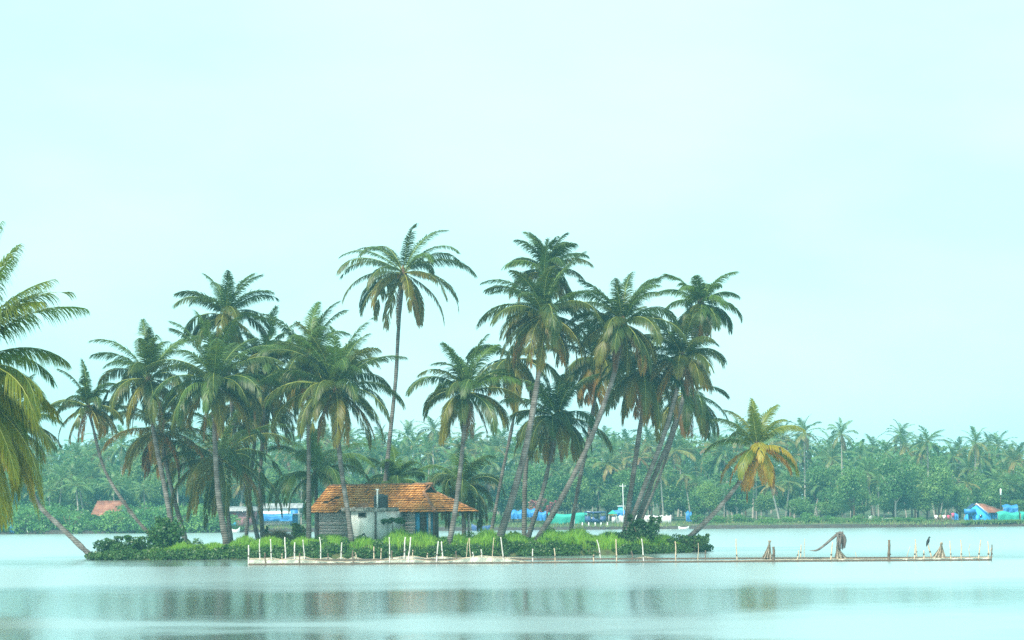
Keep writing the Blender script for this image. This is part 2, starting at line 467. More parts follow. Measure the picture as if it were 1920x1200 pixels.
# ------------------------------------------------------------------ mesh helpers
class MB:
    """collects quads and triangles; build() links them as ONE mesh object"""

    def __init__(s):
        s.v, s.q, s.t, s.qm, s.tm, s.a, s.n = [], [], [], [], [], [], 0

    def add(s, V, quads=None, tris=None, m=0, age=0.0):
        V = np.asarray(V, float).reshape(-1, 3)
        s.v.append(V)
        if quads is not None and len(quads):
            q = np.asarray(quads, int).reshape(-1, 4) + s.n
            s.q.append(q)
            s.qm.append(np.full(len(q), m))
        if tris is not None and len(tris):
            q = np.asarray(tris, int).reshape(-1, 3) + s.n
            s.t.append(q)
            s.tm.append(np.full(len(q), m))
        s.a.append(np.broadcast_to(np.asarray(age, float), (len(V),)))
        s.n += len(V)
        return s

    def mesh(s, name, mats, smooth=False, age=False):
        me = bpy.data.meshes.new(name)
        V = np.concatenate(s.v) if s.v else np.zeros((0, 3))
        q = np.concatenate(s.q) if s.q else np.zeros((0, 4), int)
        t = np.concatenate(s.t) if s.t else np.zeros((0, 3), int)
        me.vertices.add(len(V))
        me.vertices.foreach_set('co', V.ravel())
        loops = np.concatenate([q.ravel(), t.ravel()]).astype(np.int32)
        me.loops.add(len(loops))
        me.loops.foreach_set('vertex_index', loops)
        me.polygons.add(len(q) + len(t))
        st = np.concatenate([np.arange(len(q)) * 4, len(q) * 4 + np.arange(len(t)) * 3]).astype(np.int32)
        me.polygons.foreach_set('loop_start', st)
        mi = np.concatenate([np.concatenate(s.qm) if s.qm else np.zeros(0), np.concatenate(s.tm) if s.tm else np.zeros(0)]).astype(np.int32)
        me.polygons.foreach_set('material_index', mi)
        if smooth:
            me.polygons.foreach_set('use_smooth', np.ones(len(q) + len(t), bool))
        for m in mats:
            me.materials.append(m)
        if age:
            at = me.attributes.new('age', 'FLOAT', 'POINT')
            at.data.foreach_set('value', np.concatenate(s.a))
        me.update(calc_edges=True)
        return me

    def build(s, name, mats, parent=None, loc=None, smooth=False, age=False):
        if not isinstance(mats, (list, tuple)):
            mats = [mats]
        o = bpy.data.objects.new(name, s.mesh(name, mats, smooth, age))
        COL.objects.link(o)
        if parent is not None:
            o.parent = parent
        if loc is not None:
            o.location = loc
        return o

    # ---- shapes
    def box(s, c, size, rz=0.0, m=0, taper=1.0):
        x, y, z = [k / 2 for k in size]
        V = np.array([[-x, -y, -z], [x, -y, -z], [x, y, -z], [-x, y, -z],
                      [-x * taper, -y * taper, z], [x * taper, -y * taper, z], [x * taper, y * taper, z], [-x * taper, y * taper, z]])
        if rz:
            ca, sa = math.cos(rz), math.sin(rz)
            V = V @ np.array([[ca, sa, 0], [-sa, ca, 0], [0, 0, 1]])
        return s.add(V + np.asarray(c), [[0, 3, 2, 1], [4, 5, 6, 7], [0, 1, 5, 4], [1, 2, 6, 5], [2, 3, 7, 6], [3, 0, 4, 7]], m=m)

    def bx(s, x0, x1, y0, y1, z0, z1, m=0):
        return s.box(((x0 + x1) / 2, (y0 + y1) / 2, (z0 + z1) / 2), (x1 - x0, y1 - y0, z1 - z0), m=m)

    def tube(s, pts, rad, sides=8, m=0, age=0.0, cap=True):
        pts = np.asarray(pts, float)
        n = len(pts)
        rad = np.broadcast_to(np.asarray(rad, float), (n,))
        tg = np.gradient(pts, axis=0)
        tg /= np.linalg.norm(tg, axis=1)[:, None] + 1e-9
        ref = np.array([0.0, 1, 0]) if abs(tg[0, 1]) < 0.9 else np.array([1.0, 0, 0])
        a = np.cross(tg, ref)
        a /= np.linalg.norm(a, axis=1)[:, None] + 1e-9
        b = np.cross(tg, a)
        th = np.arange(sides) * 2 * np.pi / sides
        V = pts[:, None] + rad[:, None, None] * (a[:, None] * np.cos(th)[None, :, None] + b[:, None] * np.sin(th)[None, :, None])
        i = np.arange(n - 1)[:, None] * sides
        j = np.arange(sides)[None]
        k = (j + 1) % sides
        q = np.stack([i + j, i + k, i + sides + k, i + sides + j], -1).reshape(-1, 4)
        tr = None
        V = V.reshape(-1, 3)
        if cap:
            V = np.concatenate([V, pts[:1], pts[-1:]])
            jj = np.arange(sides)
            kk = (jj + 1) % sides
            tr = np.concatenate([np.stack([kk, jj, np.full(sides, n * sides)], -1),
                                 np.stack([(n - 1) * sides + jj, (n - 1) * sides + kk, np.full(sides, n * sides + 1)], -1)])
        ag = age
        if np.ndim(age):
            ag = np.repeat(age, sides)
            if cap:
                ag = np.concatenate([ag, [age[0], age[-1]]])
        return s.add(V, q, tr, m=m, age=ag)

    def blob(s, c, r, m=0, seg=10, rings=7, rng=None, jit=0.0):
        r = np.broadcast_to(np.asarray(r, float), (3,))
        ph = np.linspace(0, np.pi, rings + 1)[1:-1]
        th = np.arange(seg) * 2 * np.pi / seg
        V = np.stack([np.sin(ph)[:, None] * np.cos(th), np.sin(ph)[:, None] * np.sin(th), np.repeat(np.cos(ph)[:, None], seg, 1)], -1).reshape(-1, 3)
        V = np.concatenate([V, [[0, 0, 1], [0, 0, -1]]])
        if rng is not None:
            V = V * (1 + jit * (rng.random(len(V))[:, None] - 0.5))
        n = rings - 1
        i = np.arange(n - 1)[:, None] * seg
        j = np.arange(seg)[None]
        k = (j + 1) % seg
        q = np.stack([i + j, i + seg + j, i + seg + k, i + k], -1).reshape(-1, 4)
        jj = np.arange(seg)
        kk = (jj + 1) % seg
        t = np.concatenate([np.stack([np.full(seg, n * seg), jj, kk], -1), np.stack([np.full(seg, n * seg + 1), (n - 1) * seg + kk, (n - 1) * seg + jj], -1)])
        return s.add(V * r + np.asarray(c), q, t, m=m)

    def prism(s, poly, z0, z1, m=0):
        n = len(poly)
        V = [(x, y, z0) for x, y in poly] + [(x, y, z1) for x, y in poly]
        q = [[i, (i + 1) % n, n + (i + 1) % n, n + i] for i in range(n)]
        if n == 4:
            q += [[3, 2, 1, 0], [4, 5, 6, 7]]
            return s.add(V, q, m=m)
        t = [[0, i + 1, i] for i in range(1, n - 1)] + [[n, n + i, n + i + 1] for i in range(1, n - 1)]
        return s.add(V, q, t, m=m)

    def leaves(s, rng, C, R, n, size, m=0, flat=0.35, shell=0.55):
        """n leaf shaped faces spread through an ellipsoid clump"""
        C, R = np.asarray(C, float), np.broadcast_to(np.asarray(R, float), (3,))
        d = rng.normal(size=(n, 3))
        d /= np.linalg.norm(d, axis=1)[:, None]
        rr = shell + (1.08 - shell) * rng.random(n) ** 0.7
        p = C + d * R * rr[:, None]
        nor = d * 0.8 + rng.normal(size=(n, 3)) * 0.55 + np.array([0, 0, flat])
        nor /= np.linalg.norm(nor, axis=1)[:, None]
        t = np.cross(nor, rng.normal(size=(n, 3)))
        t[:, 2] -= 0.25
        t /= np.linalg.norm(t, axis=1)[:, None] + 1e-9
        b = np.cross(nor, t)
        L_ = size * (0.6 + 0.8 * rng.random(n))[:, None]
        W_ = L_ * 0.33
        V = np.stack([p - t * L_ * 0.5, p + b * W_ - t * L_ * 0.05, p + t * L_ * 0.5 - nor * L_ * 0.12, p - b * W_ - t * L_ * 0.05], 1).reshape(-1, 3)
        return s.add(V, np.arange(n * 4).reshape(-1, 4), m=m)


def tag(o, label=None, cat=None, group=None, kind=None):
    if label:
        o['label'] = label
    if cat:
        o['category'] = cat
    if group:
        o['group'] = group
    if kind:
        o['kind'] = kind
    return o


def empty(name, loc=(0, 0, 0), rz=0.0):
    o = bpy.data.objects.new(name, None)
    o.empty_display_size = 0.5
    COL.objects.link(o)
    o.location = [float(k) for k in loc]
    o.rotation_euler = (0, 0, rz)
    return o


def copy_tree(o, parent=None):
    c = o.copy()
    COL.objects.link(c)
    if parent is not None:
        c.parent = parent
    for ch in list(o.children):
        copy_tree(ch, c)
    return c


def catmull(pts, n):
    pts = np.asarray(pts, float)
    if len(pts) < 3:
        return np.linspace(pts[0], pts[-1], n)
    p = np.concatenate([[2 * pts[0] - pts[1]], pts, [2 * pts[-1] - pts[-2]]])
    o = []
    k = len(pts) - 1
    for u in np.linspace(0, k, n):
        i = min(int(u), k - 1)
        t = u - i
        a, b, c, d = p[i:i + 4]
        o.append(0.5 * (2 * b + (c - a) * t + (2 * a - 5 * b + 4 * c - d) * t * t + (3 * b - a - 3 * c + d) * t ** 3))
    return np.array(o)


# ------------------------------------------------------------------ fronds and palms
def frond(mb, rng, Lf, az, e0, droop, age, pairs=46, ll=0.85, hang=0.8, twist=0.0, steps=12, lw=0.055, rr=0.045, base_r=0.1, side=0.0, wind=0.0, broken=1.0, torn=0.0):
    """one feather leaf: a curved stalk and two rows of drooping leaflets"""
    s = np.linspace(0, 1, steps + 1)
    e = np.maximum(e0 - 1.2 * droop * s ** 1.6, -1.5)
    a = az + side * s ** 1.5
    d = np.stack([np.cos(e) * np.cos(a), np.cos(e) * np.sin(a), np.sin(e)], -1)
    d[:, 0] += wind * s
    d /= np.linalg.norm(d, axis=1)[:, None]
    mid = (d[1:] + d[:-1]) / 2
    pts = np.concatenate([[[0, 0, 0]], np.cumsum(mid * Lf / steps, axis=0)]) + d[0] * base_r
    mb.tube(pts, rr * (1 - 0.85 * s), 4, m=1, age=np.full(steps + 1, age), cap=False)
    si = np.repeat(np.linspace(0.10, 0.995 * broken, pairs), 2)
    n = len(si)
    si = np.clip(si + rng.normal(size=n) * 0.004, 0.08, 1)
    sg = np.tile([1.0, -1.0], pairs)
    p = np.stack([np.interp(si, s, pts[:, k]) for k in range(3)], -1)
    t = np.stack([np.interp(si, s, d[:, k]) for k in range(3)], -1)
    t /= np.linalg.norm(t, axis=1)[:, None]
    ai = np.interp(si, s, a)
    sdv = np.stack([-np.sin(ai), np.cos(ai), 0 * ai], -1)
    up = np.cross(t, sdv)
    tw = twist * (0.3 + 0.7 * si)
    s2 = sdv * np.cos(tw)[:, None] + up * np.sin(tw)[:, None]
    u2 = up * np.cos(tw)[:, None] - sdv * np.sin(tw)[:, None]
    ang = np.radians(28 + 38 * si) + rng.normal(size=n) * 0.07
    d0 = s2 * (sg * np.cos(ang))[:, None] + t * np.sin(ang)[:, None] + u2 * (0.12 + rng.normal(size=n) * 0.07)[:, None]
    prof = np.interp(si, [0.08, 0.2, 0.45, 0.75, 0.93, 1.0], [0.45, 0.85, 1.0, 0.85, 0.55, 0.35])
    ln = ll * prof * (0.88 + 0.24 * rng.random(n))
    hg = hang * (0.75 + 0.5 * rng.random(n))
    g = np.array([0, 0, -1.0])
    cur = p
    rows = [p]
    dirs = []
    for k in range(3):
        dk = d0 + g * (hg * (0.25, 0.8, 1.5)[k])[:, None]
        dk[:, 0] += wind * 0.5 * (k + 1) / 3
        dk /= np.linalg.norm(dk, axis=1)[:, None]
        dirs.append(dk)
        cur = cur + dk * (ln / 3)[:, None]
        rows.append(cur)
    keep = np.ones(n, bool)
    if torn > 0:
        for _ in range(int(rng.poisson(torn * 5))):
            c0 = 0.25 + 0.75 * rng.random()
            keep &= ~((np.abs(si - c0) < 0.012 + 0.035 * rng.random()) & ((sg == (1 if rng.random() < 0.5 else -1)) | (rng.random() < 0.3)))
        keep &= rng.random(n) > 0.10 * torn
    wv = t - (t * dirs[0]).sum(1)[:, None] * dirs[0]
    wv /= np.linalg.norm(wv, axis=1)[:, None] + 1e-9
    wid = lw * (0.6 + 0.4 * prof)[:, None] * 0.5
    V = np.stack([rows[0] - wv * wid * 0.8, rows[0] + wv * wid * 0.8, rows[1] - wv * wid, rows[1] + wv * wid,
                  rows[2] - wv * wid * 0.8, rows[2] + wv * wid * 0.8, rows[3]], 1).reshape(-1, 3)
    b = (np.arange(n) * 7)[:, None]
    q = np.concatenate([b + np.array([[0, 1, 3, 2]]), b + np.array([[2, 3, 5, 4]])])
    tr = b + np.array([[4, 5, 6]])
    q = q[np.concatenate([keep, keep])]
    tr = tr[keep]
    ag = np.repeat(np.clip(age + 0.10 * (si - 0.5) + 0.05 * rng.normal(size=n), 0, 1), 7)
    tipadd = np.tile([0, 0, 0, 0, 0.03, 0.03, 0.10], n) * (0.4 + age)
    mb.add(V, q, tr, m=0, age=np.clip(ag + tipadd, 0, 1))
    return mb


TRUNK_N = [0]


def palm(seed, crown, d, path, Rpx, label, n=26, age=0.0, emin=-38, emax=82, hang=1.0, nuts=1, r0=0.24, r1=0.15, dead=2, wind=0.0, ll=1.3, pairs=112, zb=0.35, lw=0.062, droop=0.85, extra=None, mat='frond'):
    """a coconut palm: crown pixel, depth and trunk pixels from the base up"""
    rng = np.random.default_rng(seed)
    c = P(crown[0], crown[1], d)
    pp = [P(x, y, d) for x, y in path]
    if pp[0][2] > zb:
        dv = (pp[0] - pp[1])
        dv = dv / max(0.2, -dv[2]) * (pp[0][2] - zb)
        pp = [pp[0] + dv] + pp
    base = pp[0].copy()
    pp.append(c)
    root = empty('coconut_palm', base)
    tag(root, label, 'palm tree', 'coconut palms on the island')
    cv = catmull(pp, 34) - base
    u = np.linspace(0, 1, 34)
    rad = r1 + (r0 - r1) * (1 - u) ** 1.2 + 0.16 * np.exp(-u * 22) + 0.012 * rng.normal(size=34)
    mb = MB()
    mb.tube(cv, rad, 10)
    top = cv[-1]
    mb.build('trunk', M['trunk'], root, smooth=True)
    mb = MB()
    mb.tube([top + [0, 0, -0.55], top + [0, 0, -0.2], top + [0, 0, 0.2], top + [0, 0, 0.7]], [r1 * 1.1, r1 * 1.9, r1 * 1.7, 0.05], 9)
    for k in range(9):
        a = rng.random() * 6.28
        mb.tube([top + [0, 0, 0], top + [0.3 * math.cos(a), 0.3 * math.sin(a), -0.05], top + [0.42 * math.cos(a), 0.42 * math.sin(a), -0.35 - 0.3 * rng.random()]], [0.07, 0.05, 0.02], 5)
    mb.build('leaf_sheath', M['sheath'], root)
    Rm = Rpx / PPM(d)
    ga = 2.39996
    a0 = rng.random() * 6.28
    n = int(n * 1.18)
    emax = emax - 5 * rng.random()
    for i in range(n):
        f = i / (n - 1)
        e0 = R_(emax + (emin - emax) * f ** 0.95 + rng.normal() * 11)
        az = a0 + ga * i + rng.normal() * 0.2
        lf = Rm * (0.86 + 0.25 * math.sin(math.pi * min(1, 0.25 + f * 0.75)) + 0.06 * rng.normal())
        dr = droop * (0.50 + 0.16 * rng.random() + 0.95 * max(0.1, math.cos(e0 - 0.25)) ** 1.5) + rng.normal() * 0.12
        ag = 0.06 + 0.46 * f ** 1.3 + age + rng.normal() * 0.05
        hg = hang * (0.6 + 0.65 * min(1, f * 1.8))
        mb = MB()
        frond(mb, rng, lf, az, e0, max(0.1, dr), float(np.clip(ag, 0, 0.98)), pairs, ll * (0.75 + 0.25 * min(1, f * 3)), hg,
              rng.normal() * 0.4, 12, lw, side=rng.normal() * 0.25, wind=wind + 0.06 * rng.normal(), torn=0.1 + 1.0 * f * rng.random())
        mb.build('frond', [M[mat], M['rachis']], root, loc=top, age=True)
    for i in range(dead):
        mb = MB()
        frond(mb, rng, Rm * 0.8, rng.random() * 6.28, R_(-55 - 15 * rng.random()), 0.5, 0.97, 30, ll * 0.7, 1.6, 0, 12, lw * 0.8)
        o = mb.build('dead_frond', [M[mat], M['rachis']], root, loc=top, age=True)
        o['label'] = 'dry brown frond hanging under the crown'
    for ex in (extra or []):
        mb = MB()
        frond(mb, rng, ex['L'] / PPM(d), ex['az'], R_(ex['e']), ex.get('droop', 0.8), ex.get('age', 0.4), pairs, ll, ex.get('hang', hang), ex.get('twist', 0.0), 12, lw)
        mb.build('frond', [M[mat], M['rachis']], root, loc=top, age=True)
    for i in range(nuts):
        mb = MB()
        a = rng.random() * 6.28
        for k in range(7):
            mb.blob((0.3 * math.cos(a) + 0.16 * rng.normal(), 0.3 * math.sin(a) + 0.16 * rng.normal(), -0.35 - 0.35 * rng.random()), (0.13, 0.13, 0.16), seg=8, rings=5)
        mb.build('coconut_bunch', M['coconut'], root, loc=top, smooth=True)
    return root


# ================================================================== SETTING
# water, far bank, island
mb = MB()
mb.add([(-620, -60, 0), (620, -60, 0), (620, 400, 0), (-620, 400, 0)], [[0, 1, 2, 3]])
tag(mb.build('water', M['water']), kind='structure')

SH = 384.0        # far shoreline depth
mb = MB()
xs = np.linspace(-620, 620, 200)
rows = [(-1.5, -1.2), (-0.3, -0.25), (0.3, 0.30), (1.2, 0.55), (4, 0.8), (14, 1.0), (45, 1.2), (120, 3.0), (200, 4.0), (590, 4.0)]
rng = np.random.default_rng(5)
wob = 1.2 * np.sin(xs * 0.11) + 0.8 * np.sin(xs * 0.31 + 1) + 0.5 * rng.normal(size=len(xs))
V = []
for dy, z in rows:
    k = 1.0 if dy < 60 else 0.0
    zz = z + (0.06 * rng.normal(size=len(xs)) if 0 < dy < 60 else 0)
    V.append(np.stack([xs, SH + dy + wob * k, np.broadcast_to(zz, xs.shape)], -1))
V = np.array(V)
nr, nc = len(rows), len(xs)
i, j = np.meshgrid(np.arange(nr - 1), np.arange(nc - 1), indexing='ij')
q = np.stack([i * nc + j, i * nc + j + 1, (i + 1) * nc + j + 1, (i + 1) * nc + j], -1).reshape(-1, 4)
mb.add(V.reshape(-1, 3), q)
o = mb.build('far_shore', [M['mud'], M['bank_edge']], smooth=True)
mi = np.zeros(len(o.data.polygons), np.int32)
mi[:3 * (nc - 1)] = 1
o.data.polygons.foreach_set('material_index', mi)
tag(o, kind='structure')

mb = MB()
bxs = np.array([(-34.0, 96), (-29.5, 101), (-27.3, 108), (-26.6, 115), (-27.6, 124), (-31, 131), (-38, 134), (-70, 136), (-70, 92), (-40, 93)])
ci = np.array([-46.0, 114])
ring = [np.column_stack([ci + (bxs - ci) * k, np.full(len(bxs), z)]) for k, z in ((1.03, -0.5), (1.0, 0.1), (0.9, 0.5), (0.6, 0.8))]
V = np.concatenate(ring + [[(ci[0], ci[1], 0.85)]])
nb = len(bxs)
q = [[r * nb + i, r * nb + (i + 1) % nb, (r + 1) * nb + (i + 1) % nb, (r + 1) * nb + i] for r in range(3) for i in range(nb)]
mb.add(V, q, [[3 * nb + i, 3 * nb + (i + 1) % nb, 4 * nb] for i in range(nb)])
tag(mb.build('near_bank', M['mud']), kind='structure')

# island outline: photo pixel of the front water line, and thickness in metres
IPX = np.array([158, 175, 230, 300, 400, 520, 700, 900, 1050, 1150, 1250, 1300, 1336])
IPY = np.array([1049, 1050, 1050, 1050, 1049, 1048.5, 1047, 1044, 1042, 1040.5, 1037.5, 1035, 1033])
ITH = np.array([0.3, 1.5, 5, 9, 13, 20, 27, 26, 22, 17, 11, 6, 0.3])
IHT = np.array([0.15, 0.35, 0.5, 0.6, 0.75, 0.9, 0.95, 0.95, 0.95, 0.9, 0.75, 0.5, 0.15])
IFD = np.array([Wp(a, b)[1] for a, b in zip(IPX, IPY)])


def island_at(px):
    return np.interp(px, IPX, IFD), np.interp(px, IPX, ITH), np.interp(px, IPX, IHT)


def gz(x, y):
    """height of the island ground"""
    px = 960 + FPX * x / y
    fd, th, ht = island_at(px)
    e = np.minimum(y - fd, fd + th - y)
    k = np.clip((e + 0.25) / 3.6, 0, 1)
    return -0.35 + (ht + 0.35) * (1 - (1 - k) ** 2) + 0.05 * np.sin(x * 1.7) * np.sin(y * 1.3) * k


nu, nv = 260, 34
pxs = np.linspace(157, 1337, nu)
vs = np.linspace(0, 1, nv)
fd, th, ht = island_at(pxs)
wobf = 0.35 * np.sin(pxs * 0.13) + 0.25 * np.sin(pxs * 0.37)
Y = (fd - 0.4 + wobf)[:, None] + (th + 0.8 - wobf)[:, None] * vs[None]
X = (pxs[:, None] - 960) / FPX * Y
Z = gz(X, Y)
V = np.stack([X, Y, Z], -1).reshape(-1, 3)
i, j = np.meshgrid(np.arange(nu - 1), np.arange(nv - 1), indexing='ij')
q = np.stack([i * nv + j, (i + 1) * nv + j, (i + 1) * nv + j + 1, i * nv + j + 1], -1).reshape(-1, 4)
mb = MB()
mb.add(V, q)
tag(mb.build('island_ground', M['soil'], smooth=True), kind='structure')

# ================================================================== HOUSE
HT = R_(36)
HW, HD = 13.6, 5.6
HFR = P(816, 961, 196.0)
ZE = HFR[2]
ZR = P(800, 909, 198.5)[2]
hx = np.array([math.cos(HT), -math.sin(HT)])     # local x: along the front to the right, coming nearer
hy = np.array([math.sin(HT), math.cos(HT)])      # local y: to the back
HO = HFR[:2] - hx * HW
ZG = 0.75
house = empty('tiled_house', (HO[0], HO[1], ZG), -HT)
tag(house, 'low plank and whitewashed house under an orange clay tile roof on the island', 'house')
ze, zr = ZE - ZG, ZR - ZG
IN = 0.5                                           # wall set in under the eave


def planks(mb, x0, x1, y, z0, z1, axis='x', step=0.27):
    z = z0
    k = 0
    while z < z1 - 0.02:
        h = min(step * (0.9 + 0.25 * ((k * 37) % 7) / 7), z1 - z)
        off = 0.012 * ((k * 13) % 5)
        if axis == 'x':
            mb.bx(x0, x1, y - 0.03 - off, y + 0.06, z, z + h - 0.008)
        else:
            mb.bx(y - 0.06, y + 0.03 + off, x0, x1, z, z + h - 0.02)
        z += h
        k += 1


# walls
mb = MB()
planks(mb, 0.9, 4.35, IN, 0.0, ze + 0.35)
mb.build('plank_wall', M['wood_grey'], house)
mb = MB()
planks(mb, 10.0, 11.15, IN, 0.0, ze + 0.35)
mb.build('plank_wall', M['wood_grey'], house)
for (a, b, c, e_) in ((0.7, 0.9, 0.06, 0.14), (4.35, 4.43, 0.07, 0.1), (5.08, 5.16, 0.07, 0.1)):
    mb = MB()
    mb.bx(a, b, IN - c, IN + e_, 0, ze + 0.25)
    mb.build('corner_post' if a < 1 else 'door_jamb', M['wood_dark'], house)
mb = MB()
mb.prism([(0.92, IN + 0.1), (12.1, IN + 0.1), (12.1, 1.9), (10.0, 1.9), (10.0, HD - IN), (0.92, HD - IN)], 0, ze + 0.2)
mb.build('inner_wall', M['wood_dark'], house)
# left blue door
mb = MB()
mb.bx(4.43, 5.08, IN - 0.04, IN + 0.05, 0.05, ze + 0.1)
for k in range(1, 4):
    mb.bx(4.43 + 0.1625 * k - 0.008, 4.43 + 0.1625 * k + 0.008, IN - 0.05, IN - 0.035, 0.08, ze)
tag(mb.build('door', M['blue_paint'], house), 'narrow blue door beside the plank wall')
# right blue doors
mb = MB()
mb.bx(11.2, 11.62, IN - 0.04, IN + 0.06, 0.05, ze + 0.1)
dr = mb.build('door', M['blue_paint'], house)
tag(dr, 'blue door beside the veranda post')
hb = MB()
hb.bx(11.30, 11.34, IN - 0.09, IN - 0.045, 0.95, 1.15)
hb.bx(11.26, 11.38, IN - 0.075, IN - 0.05, 1.22, 1.27)
hb.build('handle', M['dark'], dr)
mb = MB()
planks(mb, 11.68, 12.1, IN, 0.0, ze + 0.25)
mb.bx(12.0, 12.12, IN - 0.06, IN + 0.1, 0, ze + 0.25)
mb.build('door_pier', M['wood_dark'], house)
mb = MB()
mb.bx(12.12, 12.16, IN + 0.25, IN + 1.05, 0.05, ze)
tag(mb.build('door', M['blue_paint'], house), 'blue side door facing the veranda')
mb = MB()
mb.bx(12.1, 12.14, IN + 1.1, 1.9, 0.05, ze)
mb.build('side_wall', M['wood_dark'], house)
# veranda posts and beam
for (x, y, ww, mm) in ((12.75, 0.35, 0.17, 'pole_white'), (13.2, 0.35, 0.15, 'wood_dark'), (13.2, 2.4, 0.14, 'wood_dark'), (13.15, 5.1, 0.15, 'wood_grey')):
    mb = MB()
    mb.box((x, y, (ze + 0.1) / 2), (ww, ww, ze + 0.1), taper=0.9)
    mb.box((x, y, 0.12), (ww * 1.5, ww * 1.5, 0.24))
    mb.build('veranda_post', M[mm], house)
mb = MB()
mb.bx(13.1, 13.26, 0.2, HD - 0.3, ze + 0.05, ze + 0.19)
mb.bx(0.4, 13.1, 0.24, 0.34, ze + 0.05, ze + 0.18)
mb.build('eave_beam', M['wood_dark'], house)

# white annex with its flat slab
ax0, ax1, ay0 = HW - 6.16, HW - 3.6, IN - 3.7
zs0, zs1 = P(730, 959, 194)[2] - ZG, P(730, 952, 194)[2] - ZG
annex = MB()
annex.bx(ax0, ax1, ay0, IN - 0.08, -0.2, zs0)
annex = annex.build('annex_wall', M['white_wall'], house)
tag(annex, 'stained whitewashed wall of the flat roofed annex')
mb = MB()
mb.bx(ax0 - 0.85, ax1 + 0.15, ay0 - 0.22, IN - 0.9, zs0 + 0.002, zs1)
for k in range(14):
    rx = ax0 - 0.8 + k * 0.26
    mb.box((rx, ay0 - 0.2, zs1 - 0.02), (0.2, 0.1, 0.07 + 0.05 * ((k * 7) % 3)), 0.1)
mb.build('flat_roof_slab', M['slab'], house)
wn = MB()
wn.bx(ax0 + 0.82, ax0 + 1.58, ay0 - 0.03, ay0 + 0.02, zs0 - 0.42, zs0 - 0.08)
wn = wn.build('window', M['dark'], annex)
mb = MB()
for (a, b, c, d_) in ((0.76, 1.64, -0.08, -0.03), (0.76, 1.64, -0.48, -0.42), (0.76, 0.82, -0.42, -0.08), (1.58, 1.64, -0.42, -0.08)):
    mb.bx(ax0 + a, ax0 + b, ay0 - 0.055, ay0 - 0.003, zs0 + c, zs0 + d_)
mb.build('window_frame', M['wood_grey'], annex)
mb = MB()
mb.tube([(ax1 + 0.05, ay0 - 0.06, -0.1), (ax1 + 0.05, ay0 - 0.06, zs0)], 0.075, 8)
for k in range(5):
    mb.tube([(ax1 + 0.05, ay0 - 0.06, 0.3 + 0.5 * k), (ax1 + 0.05, ay0 - 0.06, 0.36 + 0.5 * k)], 0.095, 8)
mb.build('downpipe', M['rust_pipe'], house, smooth=True)
mb = MB()
mb.tube([(ax0 - 0.2, ay0 - 0.06, 0.78), (ax0 + 1.7, ay0 - 0.06, 0.80), (ax0 + 1.75, ay0 - 0.06, 0.74), (ax0 + 1.75, ay0 - 0.06, 0.2)], 0.035, 7)
mb.build('water_pipe', M['pvc'], house, smooth=True)
mb = MB()
for k, (a, b) in enumerate(((0.75, 0.35), (0.9, 0.28), (1.05, 0.38), (0.95, 0.5), (1.2, 0.9), (1.35, 0.95))):
    mb = MB()
    mb.blob((ax0 + a, ay0 - 0.0, b), (0.09, 0.02, 0.055 + 0.02 * (k % 3)), seg=8, rings=5)
    mb.build('plaster_hole', M['dark'], annex)

# roof
RNG = np.random.default_rng(77)
rise = zr - ze
run = HD / 2
GB = 0.71                                        # where the hip stops under the gablet
hipx = HW - 2.77


def slope_tiles(mb, origin, u, v, ulen, vlen, inside, nrow, tw=0.30, holes=()):
    """rows of overlapping clay tiles on a plane; u along the eave, v up the slope"""
    origin, u, v = map(np.asarray, (origin, u, v))
    nrm = np.cross(u, v)
    nrm = nrm / np.linalg.norm(nrm)
    rh = vlen / nrow
    ncol = int(ulen / tw) + 1
    for r in range(nrow):
        sag = 0.018 * math.sin(r * 1.3)
        for c in range(ncol):
            cx, cy = (c + 0.5) * tw, (r + 0.5) * rh
            if not inside(cx, cy):
                continue
            if any((cx - hx_) ** 2 / a_ ** 2 + (cy - hy_) ** 2 / b_ ** 2 < 1 for hx_, hy_, a_, b_ in holes):
                continue
            j1, j2, j3 = RNG.normal(size=3) * 0.012
            u0, u1 = c * tw + 0.004 + j1, (c + 1) * tw - 0.004 + j1
            v0, v1 = r * rh - 0.05 + j2, (r + 1) * rh + 0.03
            lo, hi = 0.14 + j3 + sag, 0.035 + sag
            th_ = 0.035
            um = (u0 + u1) / 2
            V = []
            for (uu, k) in ((u0, 0.0), (um - tw * 0.2, 0.022), (um + tw * 0.2, 0.0), (u1, 0.022)):
                for (vv, hh) in ((v0, lo), (v1, hi)):
                    V.append(origin + u * uu + v * vv + nrm * (hh + k))
                    V.append(origin + u * uu + v * vv + nrm * (hh + k - th_))
            # index: k*4 + (0 low top, 1 low under, 2 high top, 3 high under)
            q = []
            for k in range(3):
                a_, b_ = k * 4, k * 4 + 4
                q += [[a_, b_, b_ + 2, a_ + 2], [a_ + 1, a_ + 3, b_ + 3, b_ + 1], [a_, a_ + 1, b_ + 1, b_]]
            q += [[0, 2, 3, 1], [12, 13, 15, 14]]
            mb.add(V, q)


sl = math.hypot(run, rise)
vf = np.array([0, run, rise]) / sl
roof = MB()
LX = 0.0


def in_front(a, b):
    y = b / sl * run
    xm = HW - y / (run * GB) * 2.77 if y < run * GB else hipx
    return LX <= a <= xm + 0.05


